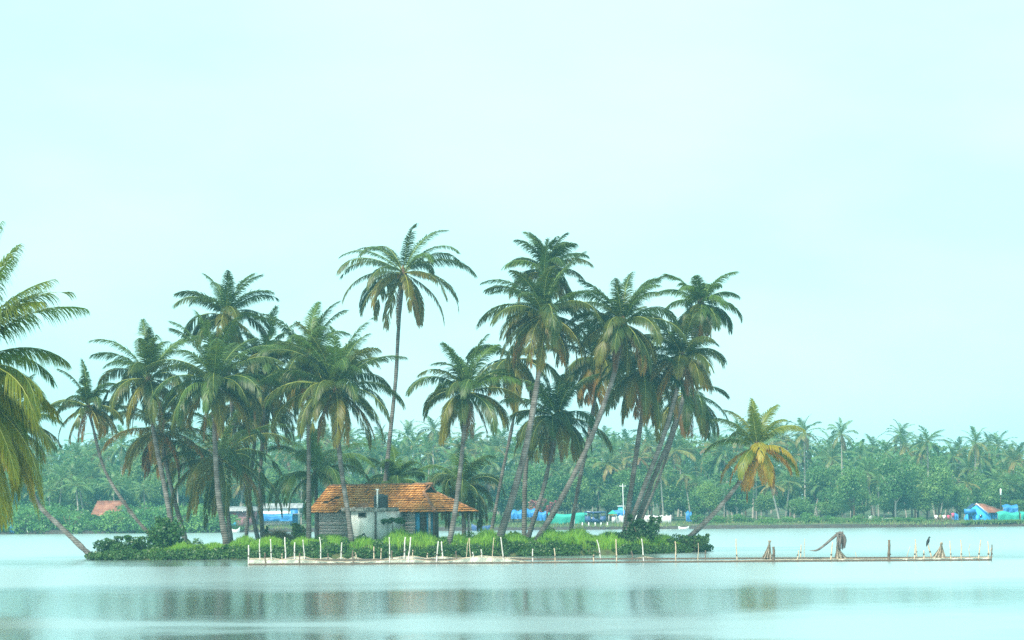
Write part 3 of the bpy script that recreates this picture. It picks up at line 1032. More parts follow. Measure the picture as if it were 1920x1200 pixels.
slope_tiles(roof, (0, 0, ze), (1, 0, 0), vf, HW, sl, in_front, 12, 0.30, holes=((2.1, 2.0, 0.42, 0.15), (1.75, 1.75, 0.3, 0.13), (1.2, 1.25, 0.4, 0.12), (4.9, 0.1, 0.25, 0.2), (3.6, 0.1, 0.25, 0.12)))
vb = np.array([0, -run, rise]) / sl
slope_tiles(roof, (HW, HD, ze), (-1, 0, 0), vb, HW, sl, lambda a, b: in_front(HW - a, b), 12, 0.30)
hrise = rise * GB
hl = math.hypot(2.77, hrise)
vh = np.array([-2.77, 0, hrise]) / hl
slope_tiles(roof, (HW, 0, ze), (0, 1, 0), vh, HD, hl, lambda a, b: (b / hl * run * GB) - 0.05 <= a <= HD - (b / hl * run * GB) + 0.05, 10, 0.30)
roof = roof.build('roof', M['tile'], house)
tag(roof, 'orange clay tile roof with dark rows and a few broken tiles')
mb = MB()
g0, g1 = run * GB, HD - run * GB
zg = ze + hrise
mb.add([(0.15, 0, ze - 0.02), (HW, 0, ze - 0.02), (hipx, g0, zg), (hipx, run, zr), (0.15, run, zr), (HW, HD, ze - 0.02), (0.15, HD, ze - 0.02), (hipx, g1, zg)],
       [[0, 1, 2, 4], [6, 4, 7, 5], [1, 5, 7, 2]], [[2, 3, 4], [7, 4, 3]])
mb.build('roof_deck', M['wood_dark'], house)
mb = MB()
mb.add([(hipx + 0.02, g0 + 0.1, zg), (hipx + 0.02, g1 - 0.1, zg), (hipx + 0.02, run, zr - 0.1)], None, [[0, 1, 2]])
mb.build('gable_board', M['dark'], house)
mb = MB()
mb.add([(0.16, 0.1, ze), (0.16, HD - 0.1, ze), (0.16, run, zr - 0.05)], None, [[0, 2, 1]])
mb.build('gable_board', M['dark'], house)
mb = MB()


def cap_line(mb, a, b, w=0.13, step=0.36):
    a, b = np.asarray(a, float), np.asarray(b, float)
    n = max(2, int(np.linalg.norm(b - a) / step))
    for k in range(n):
        p, q_ = a + (b - a) * k / n, a + (b - a) * (k + 1.12) / n
        jz = RNG.normal(size=3) * 0.014
        mb.tube([p + jz, q_ + jz], [w, w * 0.86], 8)


cap_line(mb, (0.05, run, zr + 0.03), (hipx + 0.3, run, zr + 0.06))
cap_line(mb, (HW + 0.02, -0.02, ze + 0.06), (hipx + 0.05, g0, zg + 0.07), 0.15)
cap_line(mb, (HW + 0.02, HD, ze + 0.06), (hipx + 0.05, g1, zg + 0.06), 0.12)
cap_line(mb, (hipx + 0.06, g0 - 0.1, zg - 0.02), (hipx + 0.12, run, zr + 0.02), 0.09, 0.5)
cap_line(mb, (hipx + 0.06, g1 + 0.1, zg - 0.02), (hipx + 0.12, run, zr + 0.02), 0.09, 0.5)
cap_line(mb, (0.05, 0, ze + 0.06), (0.08, run, zr + 0.05), 0.08, 0.4)
# cap running down the front slope to the little gable over the annex
cap_line(mb, (6.4, run, zr + 0.02), (5.9, 0.75, ze + 0.75 * rise / run + 0.07), 0.12)
mb.build('ridge_tiles', M['ridge_tile'], house, smooth=True)
mb = MB()
gx, gyy = 5.55, 0.35
gzz = ze + 0.35 * rise / run
mb.add([(gx - 1.1, gyy - 0.25, gzz + 0.03), (gx + 1.1, gyy - 0.25, gzz + 0.03), (gx, gyy - 0.25, gzz + 0.52), (gx, gyy + 0.75, gzz + 0.62), (gx - 1.1, gyy + 0.1, gzz + 0.1), (gx + 1.1, gyy + 0.1, gzz + 0.1)],
       [[0, 2, 3, 4], [1, 5, 3, 2]], [[0, 1, 2]])
mb.build('small_gable', M['ridge_tile'], house)

# water tank, pipe on the slab
def hp(x, y, z):
    return np.array([HO[0] + hx[0] * x + hy[0] * y, HO[1] + hx[1] * x + hy[1] * y, ZG + z])


tank_c = hp(ax1 - 0.45, ay0 + 1.25, zs1)
tank = empty('water_tank', tank_c)
tag(tank, 'black plastic water tank standing on the concrete slab of the annex', 'water tank')
tr = 28 / PPM(194) / 2
thh = 25.5 / PPM(194)
mb = MB()
prof = [(0.0, 0.97), (0.05, 1.0)]
for k in range(6):
    z0 = 0.08 + 0.11 * k
    prof += [(z0, 1.0), (z0 + 0.03, 0.965), (z0 + 0.06, 0.965), (z0 + 0.09, 1.0)]
prof += [(0.82, 1.0), (0.9, 0.93), (0.95, 0.8), (0.97, 0.45)]
mb.tube([(0, 0, h * thh) for h, r in prof], [tr * r for h, r in prof], 28)
mb.build('tank_body', M['tank'], tank, smooth=True)
mb = MB()
mb.tube([(0, 0, thh * 0.95), (0, 0, thh * 1.02), (0, 0, thh * 1.03)], [tr * 0.42, tr * 0.42, tr * 0.3], 18)
mb.build('tank_lid', M['tank'], tank)
pb = P(707.5, 951.5, tank_c[1] - tr - 0.25)
pt = P(707.5, 918, tank_c[1] - tr - 0.25)
mb = MB()
pb = np.array([pb[0], pb[1], ZG + zs1])
mb.tube([(0, 0, 0), pt - pb], 0.068, 10)
mb.tube([pt - pb + [-0.13, 0, 0], pt - pb + [0.13, 0, 0]], 0.06, 8)
o = mb.build('vent_pipe', M['pvc'], loc=pb, smooth=True)
tag(o, 'white plastic vent pipe rising in front of the black water tank', 'pipe')

# ================================================================== ISLAND PALMS
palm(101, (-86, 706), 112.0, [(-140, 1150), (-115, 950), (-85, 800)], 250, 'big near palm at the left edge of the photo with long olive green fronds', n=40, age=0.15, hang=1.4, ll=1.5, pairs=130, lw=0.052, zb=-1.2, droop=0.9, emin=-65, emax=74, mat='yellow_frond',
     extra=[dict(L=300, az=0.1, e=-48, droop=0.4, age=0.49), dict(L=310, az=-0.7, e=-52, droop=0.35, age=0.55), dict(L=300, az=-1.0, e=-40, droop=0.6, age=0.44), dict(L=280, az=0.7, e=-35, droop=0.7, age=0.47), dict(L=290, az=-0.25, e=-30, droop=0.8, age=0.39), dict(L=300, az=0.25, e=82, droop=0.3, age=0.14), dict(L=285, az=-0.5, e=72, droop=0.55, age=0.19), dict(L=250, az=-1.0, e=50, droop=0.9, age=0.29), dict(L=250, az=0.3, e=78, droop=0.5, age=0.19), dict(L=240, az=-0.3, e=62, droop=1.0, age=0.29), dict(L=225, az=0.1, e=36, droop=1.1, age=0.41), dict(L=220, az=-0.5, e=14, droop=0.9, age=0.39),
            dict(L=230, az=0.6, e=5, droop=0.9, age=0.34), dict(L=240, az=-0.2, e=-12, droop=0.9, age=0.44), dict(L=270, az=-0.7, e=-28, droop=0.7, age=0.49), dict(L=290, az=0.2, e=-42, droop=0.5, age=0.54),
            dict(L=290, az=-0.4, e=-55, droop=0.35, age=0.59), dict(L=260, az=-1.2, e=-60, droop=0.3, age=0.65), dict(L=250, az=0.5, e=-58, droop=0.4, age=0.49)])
bpy.data.objects['coconut_palm']['group'] = 'coconut palms in the lagoon foreground'
palm(102, (22, 800), 190, [(166, 1038), (118, 992), (72, 945), (42, 880)], 100, 'palm bowed over the water from the island\'s far left tip, crown behind the near fronds', n=22, age=0.12)
palm(103, (165, 762), 196, [(284, 1006), (245, 960), (198, 885), (174, 800)], 82, 'slender palm with a small yellowish crown curving left above the far red roof', n=20, age=0.08, r0=0.17, r1=0.11, ll=0.9, emin=-44, nuts=0)
palm(104, (279, 712), 196, [(324, 1004), (312, 930), (292, 830), (281, 760)], 116, 'leftmost full crowned palm, bright tuft on top, leaning left above the tall bush', n=28, age=0.03)
palm(105, (300, 806), 201, [(345, 1004), (328, 940), (311, 870)], 108, 'lower palm with browning drooping fronds beneath the leftmost full crown', n=20, age=0.3, emin=-48, emax=45, dead=3)
palm(106, (424, 592), 206, [(482, 1004), (464, 925), (441, 812), (429, 700)], 98, 'tall palm rising behind the left clump, airy crown highest above it', n=20, age=0.08, r0=0.2, emin=-30)
palm(107, (401, 716), 192, [(423, 1010), (411, 940), (404, 850)], 134, 'thick grey trunked palm with a dense dark crown in the middle of the left clump', n=40, age=0.0, r0=0.31, r1=0.18)
palm(108, (497, 698), 207, [(492, 1003), (488, 900), (494, 800)], 112, 'palm with a dark crown half hidden between the two broad left crowns', n=32, age=0.05, r0=0.2)
palm(109, (474, 755), 209, [(462, 1003), (470, 900), (478, 810)], 108, 'shaded palm behind the left clump whose thin trunk shows below the crowns', n=26, age=0.18, r0=0.17, emin=-51)
palm(110, (412, 862), 202, [(432, 1005), (424, 940)], 152, 'short dark palm spreading a low fan of long fronds behind the thick grey trunk', n=26, age=0.10, emin=-30, emax=60, hang=1.1, nuts=0, droop=1.0, dead=0)
palm(111, (580, 672), 196, [(579, 1010), (579, 920), (579, 800)], 124, 'palm with a straight pale trunk at the left end of the house', n=34, age=0.06, r0=0.25)
palm(112, (628, 728), 188, [(660, 1022), (652, 960), (640, 880), (631, 790)], 136, 'broad crowned palm leaning across the house front, left of the water tank', n=40, age=0.07, r0=0.24)
palm(217, (756, 512), 212, [(716, 1000), (723, 900), (732, 810), (742, 710), (747, 620)], 128, 'tallest palm, star shaped crown alone against the sky above the house', n=27, emax=74, age=0.10, r0=0.23, r1=0.15, emin=-50, dead=2, ll=1.05)
palm(114, (592, 888), 212, [(594, 1000), (593, 950)], 116, 'short yellow green palm behind the left end of the tiled roof', n=22, age=-0.08, emin=-20, emax=82, nuts=0, dead=0, droop=1.1)
palm(115, (742, 905), 214, [(744, 1000), (743, 960)], 72, 'small dark palm peeping over the ridge beneath the tallest palm', n=18, age=-0.05, emin=-20, emax=80, nuts=0, dead=0, droop=1.1)
palm(116, (868, 912), 211, [(870, 1000), (869, 960)], 92, 'low palm beside the veranda with fronds arching to the ground', n=22, age=0.04, emin=-23, emax=80, nuts=0, dead=0, droop=1.2)
palm(117, (876, 735), 188, [(841, 1022), (850, 980), (861, 900), (870, 810)], 108, 'middle height palm whose trunk crosses the right end of the tiled roof', n=27, age=0.05, r0=0.26, emin=-47)
palm(118, (969, 672), 208, [(922, 992), (943, 882), (962, 790), (968, 730)], 100, 'thin trunked palm with hanging tan fronds just left of the stacked crowns', n=20, age=0.2, r0=0.17, r1=0.11, emin=-53, emax=50)
palm(119, (1019, 590), 191, [(939, 1002), (966, 915), (988, 830), (1004, 740), (1015, 660)], 126, 'stout palm with a heavy crown in the lower of the two stacked crowns', n=36, age=0.1, r0=0.32, r1=0.2, emin=-46, nuts=2, wind=-0.08)
palm(120, (1026, 510), 205, [(983, 990), (986, 880), (1002, 760), (1016, 640)], 86, 'palm behind the stout one with the upper of the two stacked crowns', n=26, age=0.06, r0=0.23, emin=-34)
palm(121, (1044, 782), 199, [(996, 990), (1018, 920), (1033, 850)], 104, 'palm with a round crown low between the stout palm and the long leaning trunk', n=28, age=0.08, r0=0.22, emin=-46)
palm(122, (1168, 606), 192, [(1012, 1004), (1050, 940), (1096, 850), (1130, 765), (1157, 680)], 114, 'palm on a long trunk leaning far right across the gap in the island', n=30, age=0.07, r0=0.26, r1=0.17, wind=-0.03, dead=3)
palm(123, (1122, 672), 207, [(1071, 990), (1086, 905), (1103, 820), (1116, 740)], 112, 'palm with a shadowed crown tucked behind the long leaning palm', n=32, age=0.12, r0=0.19, emin=-48)
palm(124, (1211, 690), 198, [(1172, 995), (1186, 900), (1199, 810), (1208, 745)], 112, 'palm with a dark drooping crown and hanging nuts above the round bush', n=30, age=0.18, r0=0.26, emin=-53, emax=60, dead=4, nuts=2)
palm(125, (1279, 668), 196, [(1178, 992), (1213, 900), (1245, 815), (1268, 735)], 94, 'left one of two parallel leaning trunks, ragged spreading crown', n=24, age=0.16, r0=0.25, emin=-44)
palm(126, (1314, 570), 203, [(1190, 992), (1226, 895), (1257, 820), (1283, 740), (1301, 650)], 84, 'right one of two parallel leaning trunks, small bright crown high at right', n=19, age=-0.14, r0=0.23, r1=0.16, emin=-30, dead=4)
palm(127, (1284, 738), 209, [(1196, 992), (1236, 895), (1268, 800)], 100, 'palm with drooping shaded fronds below the parallel trunks\' crowns', n=18, age=0.15, r0=0.15, r1=0.1, emin=-47, emax=25, nuts=0)
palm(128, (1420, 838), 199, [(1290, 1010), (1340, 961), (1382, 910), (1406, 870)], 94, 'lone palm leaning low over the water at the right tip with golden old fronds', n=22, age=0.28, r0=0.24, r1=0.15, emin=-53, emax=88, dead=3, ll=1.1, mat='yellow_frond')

# ================================================================== ISLAND PLANTS
rng = np.random.default_rng(11)


def grass_blades(mb, x, y, z, h, wd, rng, lean=0.35):
    n = len(x)
    az = rng.random(n) * 6.283
    ln = lean * (0.3 + rng.random(n))
    dx, dy = np.cos(az) * ln, np.sin(az) * ln
    wa = rng.random(n) * 6.283
    wx, wy = np.cos(wa) * wd / 2, np.sin(wa) * wd / 2
    b = np.stack([x, y, z - 0.05], -1)
    m1 = np.stack([x + dx * h * 0.35, y + dy * h * 0.35, z + h * 0.6], -1)
    tp = np.stack([x + dx * h, y + dy * h, z + h * (1 - 0.25 * ln)], -1)
    wv = np.stack([wx, wy, 0 * wx], -1)
    V = np.stack([b - wv, b + wv, m1 - wv * 0.8, m1 + wv * 0.8, tp], 1).reshape(-1, 3)
    k = (np.arange(n) * 5)[:, None]
    mb.add(V, k + np.array([[0, 1, 3, 2]]), k + np.array([[2, 3, 4]]))


def in_house(x, y):
    lx = (x - HO[0]) * hx[0] + (y - HO[1]) * hx[1]
    ly = (x - HO[0]) * hy[0] + (y - HO[1]) * hy[1]
    return ((lx > 0.6) & (lx < 13.0) & (ly > 0.3) & (ly < 5.4)) | ((lx > ax0 - 0.1) & (lx < ax1 + 0.1) & (ly > ay0 - 0.1) & (ly < 0.6))


n = 70000
px = 175 + rng.random(n) * 1145
fd, th, ht = island_at(px)
v = rng.random(n) ** 1.25
y = fd + 1.0 + v * np.maximum(0.1, th - 1.6)
x = (px - 960) / FPX * y
cl = np.clip(0.5 + 0.35 * np.sin(x * 0.9 + 1.3 * np.sin(y * 0.7)) * np.sin(y * 0.8 + 0.6 * x + 1) + 0.3 * np.sin(x * 2.3 + y * 1.1) * np.sin(y * 1.9 - x), 0, 1)
tall = np.interp(px, [170, 300, 420, 560, 640, 700, 760, 850, 1000, 1150, 1240, 1320], [0.35, 0.5, 0.6, 0.7, 0.5, 0.85, 1.05, 0.75, 0.85, 0.95, 0.75, 0.4])
h = tall * (0.78 + 0.22 * np.sin(px * 0.043) + 0.2 * np.sin(px * 0.11 + 2)) * (0.30 + 0.85 * cl + 0.45 * rng.random(n))
ok = (~in_house(x, y)) & (rng.random(n) < 0.35 + 0.65 * cl)
mb = MB()
grass_blades(mb, x[ok], y[ok], gz(x[ok], y[ok]), h[ok], 0.05, rng)
tag(mb.build('grass', M['grass']), 'bright green grass covering the island', 'grass', kind='stuff')

# low creeping undergrowth hanging over the front edge
mb = MB()
for k in range(210):
    px = 170 + (k + rng.random()) / 210 * 1155
    fd, th, ht = island_at(px)
    dd = 0.1 + rng.random() * 1.5 * min(1, th / 5)
    y = fd + dd
    x = (px - 960) / FPX * y
    if 1085 < px < 1150 and rng.random() < 0.75:
        continue
    r = (0.28 + 0.28 * rng.random()) * (0.6 + 0.4 * min(1, th / 4))
    z = float(gz(x, y)) + r * 0.3
    mb.leaves(rng, (x, y, max(z, 0.28)), (r * 1.35, r * 1.1, r * 0.85), int(260 * r / 0.5), 0.17)
for k in range(17):
    px = 185 + (k + rng.random()) / 17 * 1130
    fd, th, ht = island_at(px)
    y = fd + 0.6 + 2.6 * rng.random() * min(1, th / 6)
    x = (px - 960) / FPX * y
    r = (0.30 + 0.30 * rng.random()) * (0.6 + 0.4 * min(1, th / 5))
    for q_ in range(3):
        mb.leaves(rng, (x + r * rng.normal() * 0.8, y + 0.3 * rng.normal(), float(gz(x, y)) + r * (0.2 + 0.4 * rng.random())), (r * 0.9, r * 0.7, r * 0.5), int(150 * r / 0.4), 0.19)
tag(mb.build('undergrowth', M['creeper']), 'dark green creeping plants along the island waterline', 'undergrowth', kind='stuff')
mb = MB()
for k in range(26):
    px = 190 + (k + rng.random()) / 26 * 1110
    fd, th, ht = island_at(px)
    y = fd + 1.2 + rng.random() ** 1.5 * max(0.3, min(9, th - 3))
    x = (px - 960) / FPX * y
    if in_house(np.array([x]), np.array([y]))[0]:
        continue
    r = 0.2 + 0.3 * rng.random()
    mb.leaves(rng, (x, y, float(gz(x, y)) + r * 1.1), (r * 1.2, r * 1.1, r * (0.8 + 0.5 * rng.random())), int(200 * r / 0.4), 0.16)
tag(mb.build('weeds', M['bush']), 'leafy weeds scattered through the island grass', 'weeds', kind='stuff')


def bush(name, label, px, py, d, wpx, hpx, mat, n=1500, leaf=0.2, lobes=9, seed=1, cat='bush', stem=True, z0=None):
    """a bush standing at pixel (px, py = its foot) with width and height in pixels"""
    rg = np.random.default_rng(seed)
    b = P(px, py, d)
    if z0 is not None:
        b[2] = z0
    k = PPM(d)
    W_, H_ = wpx / k, hpx / k
    root = empty(name, b)
    tag(root, label, cat)
    m_ = MB()
    for i in range(lobes):
        a = rg.random() * 6.28
        rr = 0.33 * math.sqrt(rg.random())
        zz = H_ * (0.22 + 0.55 * rg.random())
        s_ = 1 - 0.45 * zz / H_
        m_.leaves(rg, (W_ * rr * math.cos(a), 0.8 * W_ * rr * math.sin(a), zz), (W_ * 0.26 * s_, W_ * 0.24 * s_, H_ * 0.26), n // lobes, leaf, shell=0.35)
    for i in range(7):
        a = rg.random() * 6.28
        m_.leaves(rg, (W_ * 0.4 * math.cos(a) * rg.random(), 0.3 * W_ * math.sin(a), H_ * (0.75 + 0.25 * rg.random())), (W_ * 0.07, W_ * 0.07, H_ * 0.1), n // 40, leaf, shell=0.1)
    m_.build('foliage', M[mat], root)
    if stem:
        m_ = MB()
        for i in range(5):
            a = rg.random() * 6.28
            m_.tube([(0.04 * i, 0, -0.3), (W_ * 0.12 * math.cos(a), W_ * 0.1 * math.sin(a), H_ * 0.35), (W_ * 0.3 * math.cos(a), W_ * 0.25 * math.sin(a), H_ * 0.75)], [0.05, 0.035, 0.012], 5)
        m_.build('stem', M['sheath'], root)
    return root


bush('leafy_bush', 'tall leafy bush under the leftmost full crowned palms', 312, 1046, 187.5, 88, 72, 'bush', 3200, 0.24, 14, 21)
bush('leafy_bush', 'low dark bush at the foot of the palm on the left tip', 205, 1048, 188, 84, 40, 'dark_bush', 2000, 0.2, 9, 22)
bush('leafy_bush', 'small ragged bush between the left tip and the tall leafy bush', 258, 1048, 188, 72, 42, 'bush', 1600, 0.2, 8, 23)
bush('leafy_bush', 'dark rounded bush at the foot of the two parallel trunks', 1207, 1040, 195, 76, 70, 'dark_bush', 3400, 0.24, 12, 24)
bush('leafy_bush', 'dark spreading bush in front of the dark rounded bush', 1165, 1041, 193.5, 70, 42, 'dark_bush', 2200, 0.22, 11, 25)
bush('leafy_bush', 'flat dark bush at the foot of the low leaning palm on the right tip', 1302, 1036, 198.5, 76, 32, 'dark_bush', 2000, 0.2, 11, 26)
bush('leafy_bush', 'dark bush at the foot of the long leaning trunk', 1046, 1043, 190, 74, 34, 'dark_bush', 1600, 0.2, 10, 27)
bush('leafy_bush', 'small round bush behind the stout palm, near the straight trunk', 966, 992, 205, 28, 22, 'dark_bush', 700, 0.18, 7, 28, z0=0.7)
bush('leafy_bush', 'shrub behind the left end of the house, right of the dry grass', 560, 1000, 207, 40, 38, 'bush', 800, 0.22, 9, 29, z0=0.7)
bush('leafy_bush', 'dark shrub behind the dry grass clump', 498, 1000, 208, 24, 32, 'dark_bush', 600, 0.22, 7, 30, z0=0.7)

b = P(522, 1008, 198)
b[2] = float(gz(b[0], b[1]))
mb = MB()
rg = np.random.default_rng(31)
n = 2600
rr = np.sqrt(rg.random(n)) * 1.0
a = rg.random(n) * 6.283
grass_blades(mb, rr * np.cos(a), rr * np.sin(a) * 0.8, np.zeros(n), (1.55 - 0.75 * rr) * (0.75 + 0.35 * rg.random(n)), 0.045, rg, 0.7)
tag(mb.build('dry_grass_clump', M['dry_grass'], loc=b), 'tawny dry grass mound left of the straight pale trunk', 'grass clump')

# papaya sapling by the annex wall
b = hp(ax1 + 0.75, ay0 + 1.2, 0)
pap = empty('papaya_sapling', b)
tag(pap, 'papaya sapling with drooping leaves against the white annex wall', 'small tree')
mb = MB()
mb.tube([(0, 0, -0.2), (0.05, 0, 0.9), (0.0, 0, 2.05)], [0.06, 0.05, 0.035], 7)
for k in range(11):
    a = k * 2.4
    r = 0.35 + 0.4 * (k % 4) / 4
    mb.tube([(0, 0, 1.9), (r * 0.6 * math.cos(a), r * 0.6 * math.sin(a), 2.1 + 0.05 * (k % 3)), (r * math.cos(a), r * math.sin(a), 1.95)], 0.012, 4)
mb.build('stem', M['sheath'], pap)
mb = MB()
for k in range(11):
    a = k * 2.4
    r = 0.45 + 0.75 * (k % 4) / 4
    mb.leaves(rg, (r * math.cos(a) * 1.3, r * math.sin(a), 1.92 + 0.3 * (k % 3) / 3), (0.3, 0.3, 0.14), 34, 0.26, shell=0.2)
mb.build('foliage', M['bush'], pap)

# ================================================================== NET PEN, POLES
NF0, NF1 = Wp(466, 1059.5), Wp(1861, 1051)
NB0, NB1 = np.array([*P(466, 1050, 178)[:2], 0]), np.array([*P(1861, 1047, 170)[:2], 0])


def on_line(a, b, px):
    """point of the ground line a-b seen at photo column px (near the water)"""
    k = (px - 960) / FPX + 0.0
    # x = k*y (roll moves x by a near constant, handled by the end points)
    ua, ub = FPX * a[0] / a[1], FPX * b[0] / b[1]
    u = ua + (px - 466) / (1861 - 466) * (ub - ua)
    k = u / FPX
    t = (k * a[1] - a[0]) / ((b[0] - a[0]) - k * (b[1] - a[1]))
    return a + (b - a) * t


def net(a, b, prof, label, seed, waist=0.0):
    pxs = np.arange(466, 1862, 3.0)
    prof = np.array(prof, float)
    yt = np.interp(pxs, prof[:, 0], prof[:, 1])
    rg = np.random.default_rng(seed)
    V = []
    top = []
    fr = [0, 0.25, 0.5, 0.75, 1.0]
    for i, (p, t_) in enumerate(zip(pxs, yt)):
        g = on_line(a, b, p)
        tz = max(0.05, P(p, t_, g[1])[2])
        bulge = 0.10 * math.sin(p * 0.21) + 0.05 * rg.normal()
        for f in fr:
            V.append((g[0] + 0.02 * rg.normal() * (f < 1), g[1] + bulge * (1 - f) * f * 3 + 0.25 * (1 - f) * 0.3, -0.15 + (tz + 0.15) * f))
        top.append((g[0], g[1] - 0.01, tz))
    k = len(fr)
    i, j = np.meshgrid(np.arange(len(pxs) - 1), np.arange(k - 1), indexing='ij')
    q = np.stack([i * k + j, (i + 1) * k + j, (i + 1) * k + j + 1, i * k + j + 1], -1).reshape(-1, 4)
    c = np.array([a[0], a[1], 0])
    root = empty('fishing_net', c)
    tag(root, label, 'net')
    m_ = MB()
    m_.add(np.array(V) - c, q)
    m_.build('net_panel', M['net'], root, smooth=True)
    m_ = MB()
    m_.tube(np.array(top) - c, 0.022, 5)
    m_.build('head_rope', M['pole_tan'], root)
    m_ = MB()
    m_.tube(np.array([(on_line(a, b, p)[0], on_line(a, b, p)[1] - 0.06, 0.03) for p in pxs[::4]]) - c, 0.075, 6)
    m_.build('foot_rope', M['rope'], root)
    return root


net(NF0, NF1, [(466, 1049), (488, 1048), (498, 1050), (529, 1049), (563, 1049), (600, 1052), (640, 1053), (680, 1053), (700, 1052), (730, 1050), (768, 1048), (800, 1051), (820, 1053), (855, 1050), (886, 1044),
               (905, 1045), (948, 1047), (985, 1053), (1000, 1054), (1040, 1053), (1113, 1054), (1208, 1052.5), (1269, 1052), (1382, 1051), (1420, 1050), (1450, 1050), (1490, 1049), (1530, 1049), (1560, 1048), (1600, 1048), (1640, 1048.5), (1667, 1047.5), (1732, 1046.5), (1784, 1046), (1861, 1044.5)],
    'pale sagging net wall along the near side of the fish pen', 41)
net(NB0, NB1, [(466, 1047), (488, 1047), (510, 1046), (528, 1049), (553, 1043.5), (571, 1043.5), (585, 1048), (600, 1048), (616, 1045), (628, 1050), (640, 1044.5), (652, 1049), (664, 1044), (685, 1050), (702, 1048), (716, 1049), (735, 1046), (757, 1043), (776, 1042.5), (800, 1047), (829, 1043), (855, 1047),
               (880, 1045), (902, 1042), (947, 1045), (1000, 1047), (1040, 1049), (1129, 1052), (1160, 1051), (1184, 1048), (1210, 1044), (1230, 1047), (1323, 1049), (1440, 1046), (1500, 1046), (1570, 1046), (1861, 1046)],
    'thinner net wall along the far side of the fish pen, nearest the island', 42)

POLES = [
    (466, 1022, 467, 'F', 'white'), (487, 1011, 488, 'B', 'white'), (507, 1011, 510, 'B', 'white'), (534, 1007, 535, 'B', 'white'), (553, 1017, 553, 'B', 'white'),
    (568, 1012, 571, 'B', 'white'), (599, 1007, 602, 'B', 'white'), (641, 1017, 640, 'B', 'white'), (730, 1007, 730, 'F', 'white'), (760, 1007, 756, 'B', 'white'),
    (770, 1007, 766, 'F', 'white'), (822, 1015, 817, 'F', 'white'), (828, 1015, 829, 'B', 'white'), (701, 1025, 702, 'B', 'tan'), (715, 1028, 715, 'B', 'tan'),
    (497, 1037, 497, 'F', 'dark'), (529, 1038, 529, 'F', 'tan'), (562, 1037, 563, 'F', 'dark'), (615, 1037, 615, 'B', 'dark'), (662, 1032, 662, 'F', 'dark'),
    (666, 1036, 667, 'B', 'tan'), (735, 1032, 734, 'B', 'dark'), (774, 1031, 775, 'B', 'tan'), (802, 1037, 801, 'B', 'tan'), (855, 1033, 855, 'B', 'dark'),
    (886, 1035, 886, 'F', 'white'), (902, 1030, 902, 'B', 'white'), (880, 1008, 871, 'B', 'twig'), (881, 1010, 882, 'B', 'twig'), (926, 1008, 922, 'F', 'twig'),
    (939, 1007, 948, 'F', 'white'), (999, 1029, 999, 'F', 'white'), (1039, 1028, 1043, 'F', 'tan'), (1113, 1040, 1113, 'F', 'tan'), (1119, 1012, 1129, 'B', 'white'),
    (1155, 1011, 1155, 'F', 'tan'), (1184, 1033, 1184, 'B', 'dark'), (1203, 1010, 1208, 'F', 'white'), (1266, 1015, 1269, 'F', 'tan'), (1309, 1018, 1309, 'F', 'twig'),
    (1323, 1032, 1323, 'B', 'dark'), (1380, 1010, 1382, 'F', 'tan'), (1450, 1025, 1450, 'F', 'dark'), (1497, 1032, 1491, 'F', 'tan'), (1502, 1021, 1500, 'B', 'tan'),
    (1509, 1010, 1509, 'B', 'twig'), (1561, 1016, 1556, 'F', 'tan'), (1604, 1035, 1609, 'B', 'twig'), (1667, 1012, 1667, 'F', 'dark'), (1707, 1024, 1695, 'B', 'twig'),
    (1716, 1011, 1721, 'B', 'tan'), (1716, 1021, 1714, 'F', 'tan'), (1732, 1032, 1732, 'F', 'tan'), (1740, 1020, 1750, 'B', 'tan'), (1781, 1014, 1784, 'F', 'tan'),
    (1801, 1012, 1804, 'F', 'tan'), (1819, 1020, 1819, 'B', 'twig'), (1839, 1012, 1832, 'F', 'tan'), (1852, 1015, 1854, 'F', 'tan'), (1860, 1021, 1859, 'F', 'dark'),
    (1859, 1027, 1848, 'B', 'twig'), (1443, 1014, 1442, 'B', 'tan'), (1575, 1001, 1571, 'B', 'dark'), (1765, 1016, 1766, 'B', 'tan')]
ORD = ['first', 'second', 'third', 'fourth', 'fifth', 'sixth', 'seventh', 'eighth', 'ninth', 'tenth', 'eleventh', 'twelfth', 'thirteenth', 'fourteenth', 'fifteenth', 'sixteenth', 'seventeenth', 'eighteenth', 'nineteenth', 'twentieth', 'twenty-first', 'twenty-second', 'twenty-third', 'twenty-fourth', 'twenty-fifth']
KN = {'white': 'bleached white pole', 'tan': 'tan bamboo pole', 'dark': 'dark wet pole', 'twig': 'thin twig stake'}
cnt = {}
rg = np.random.default_rng(51)
POLE_TOP = {}
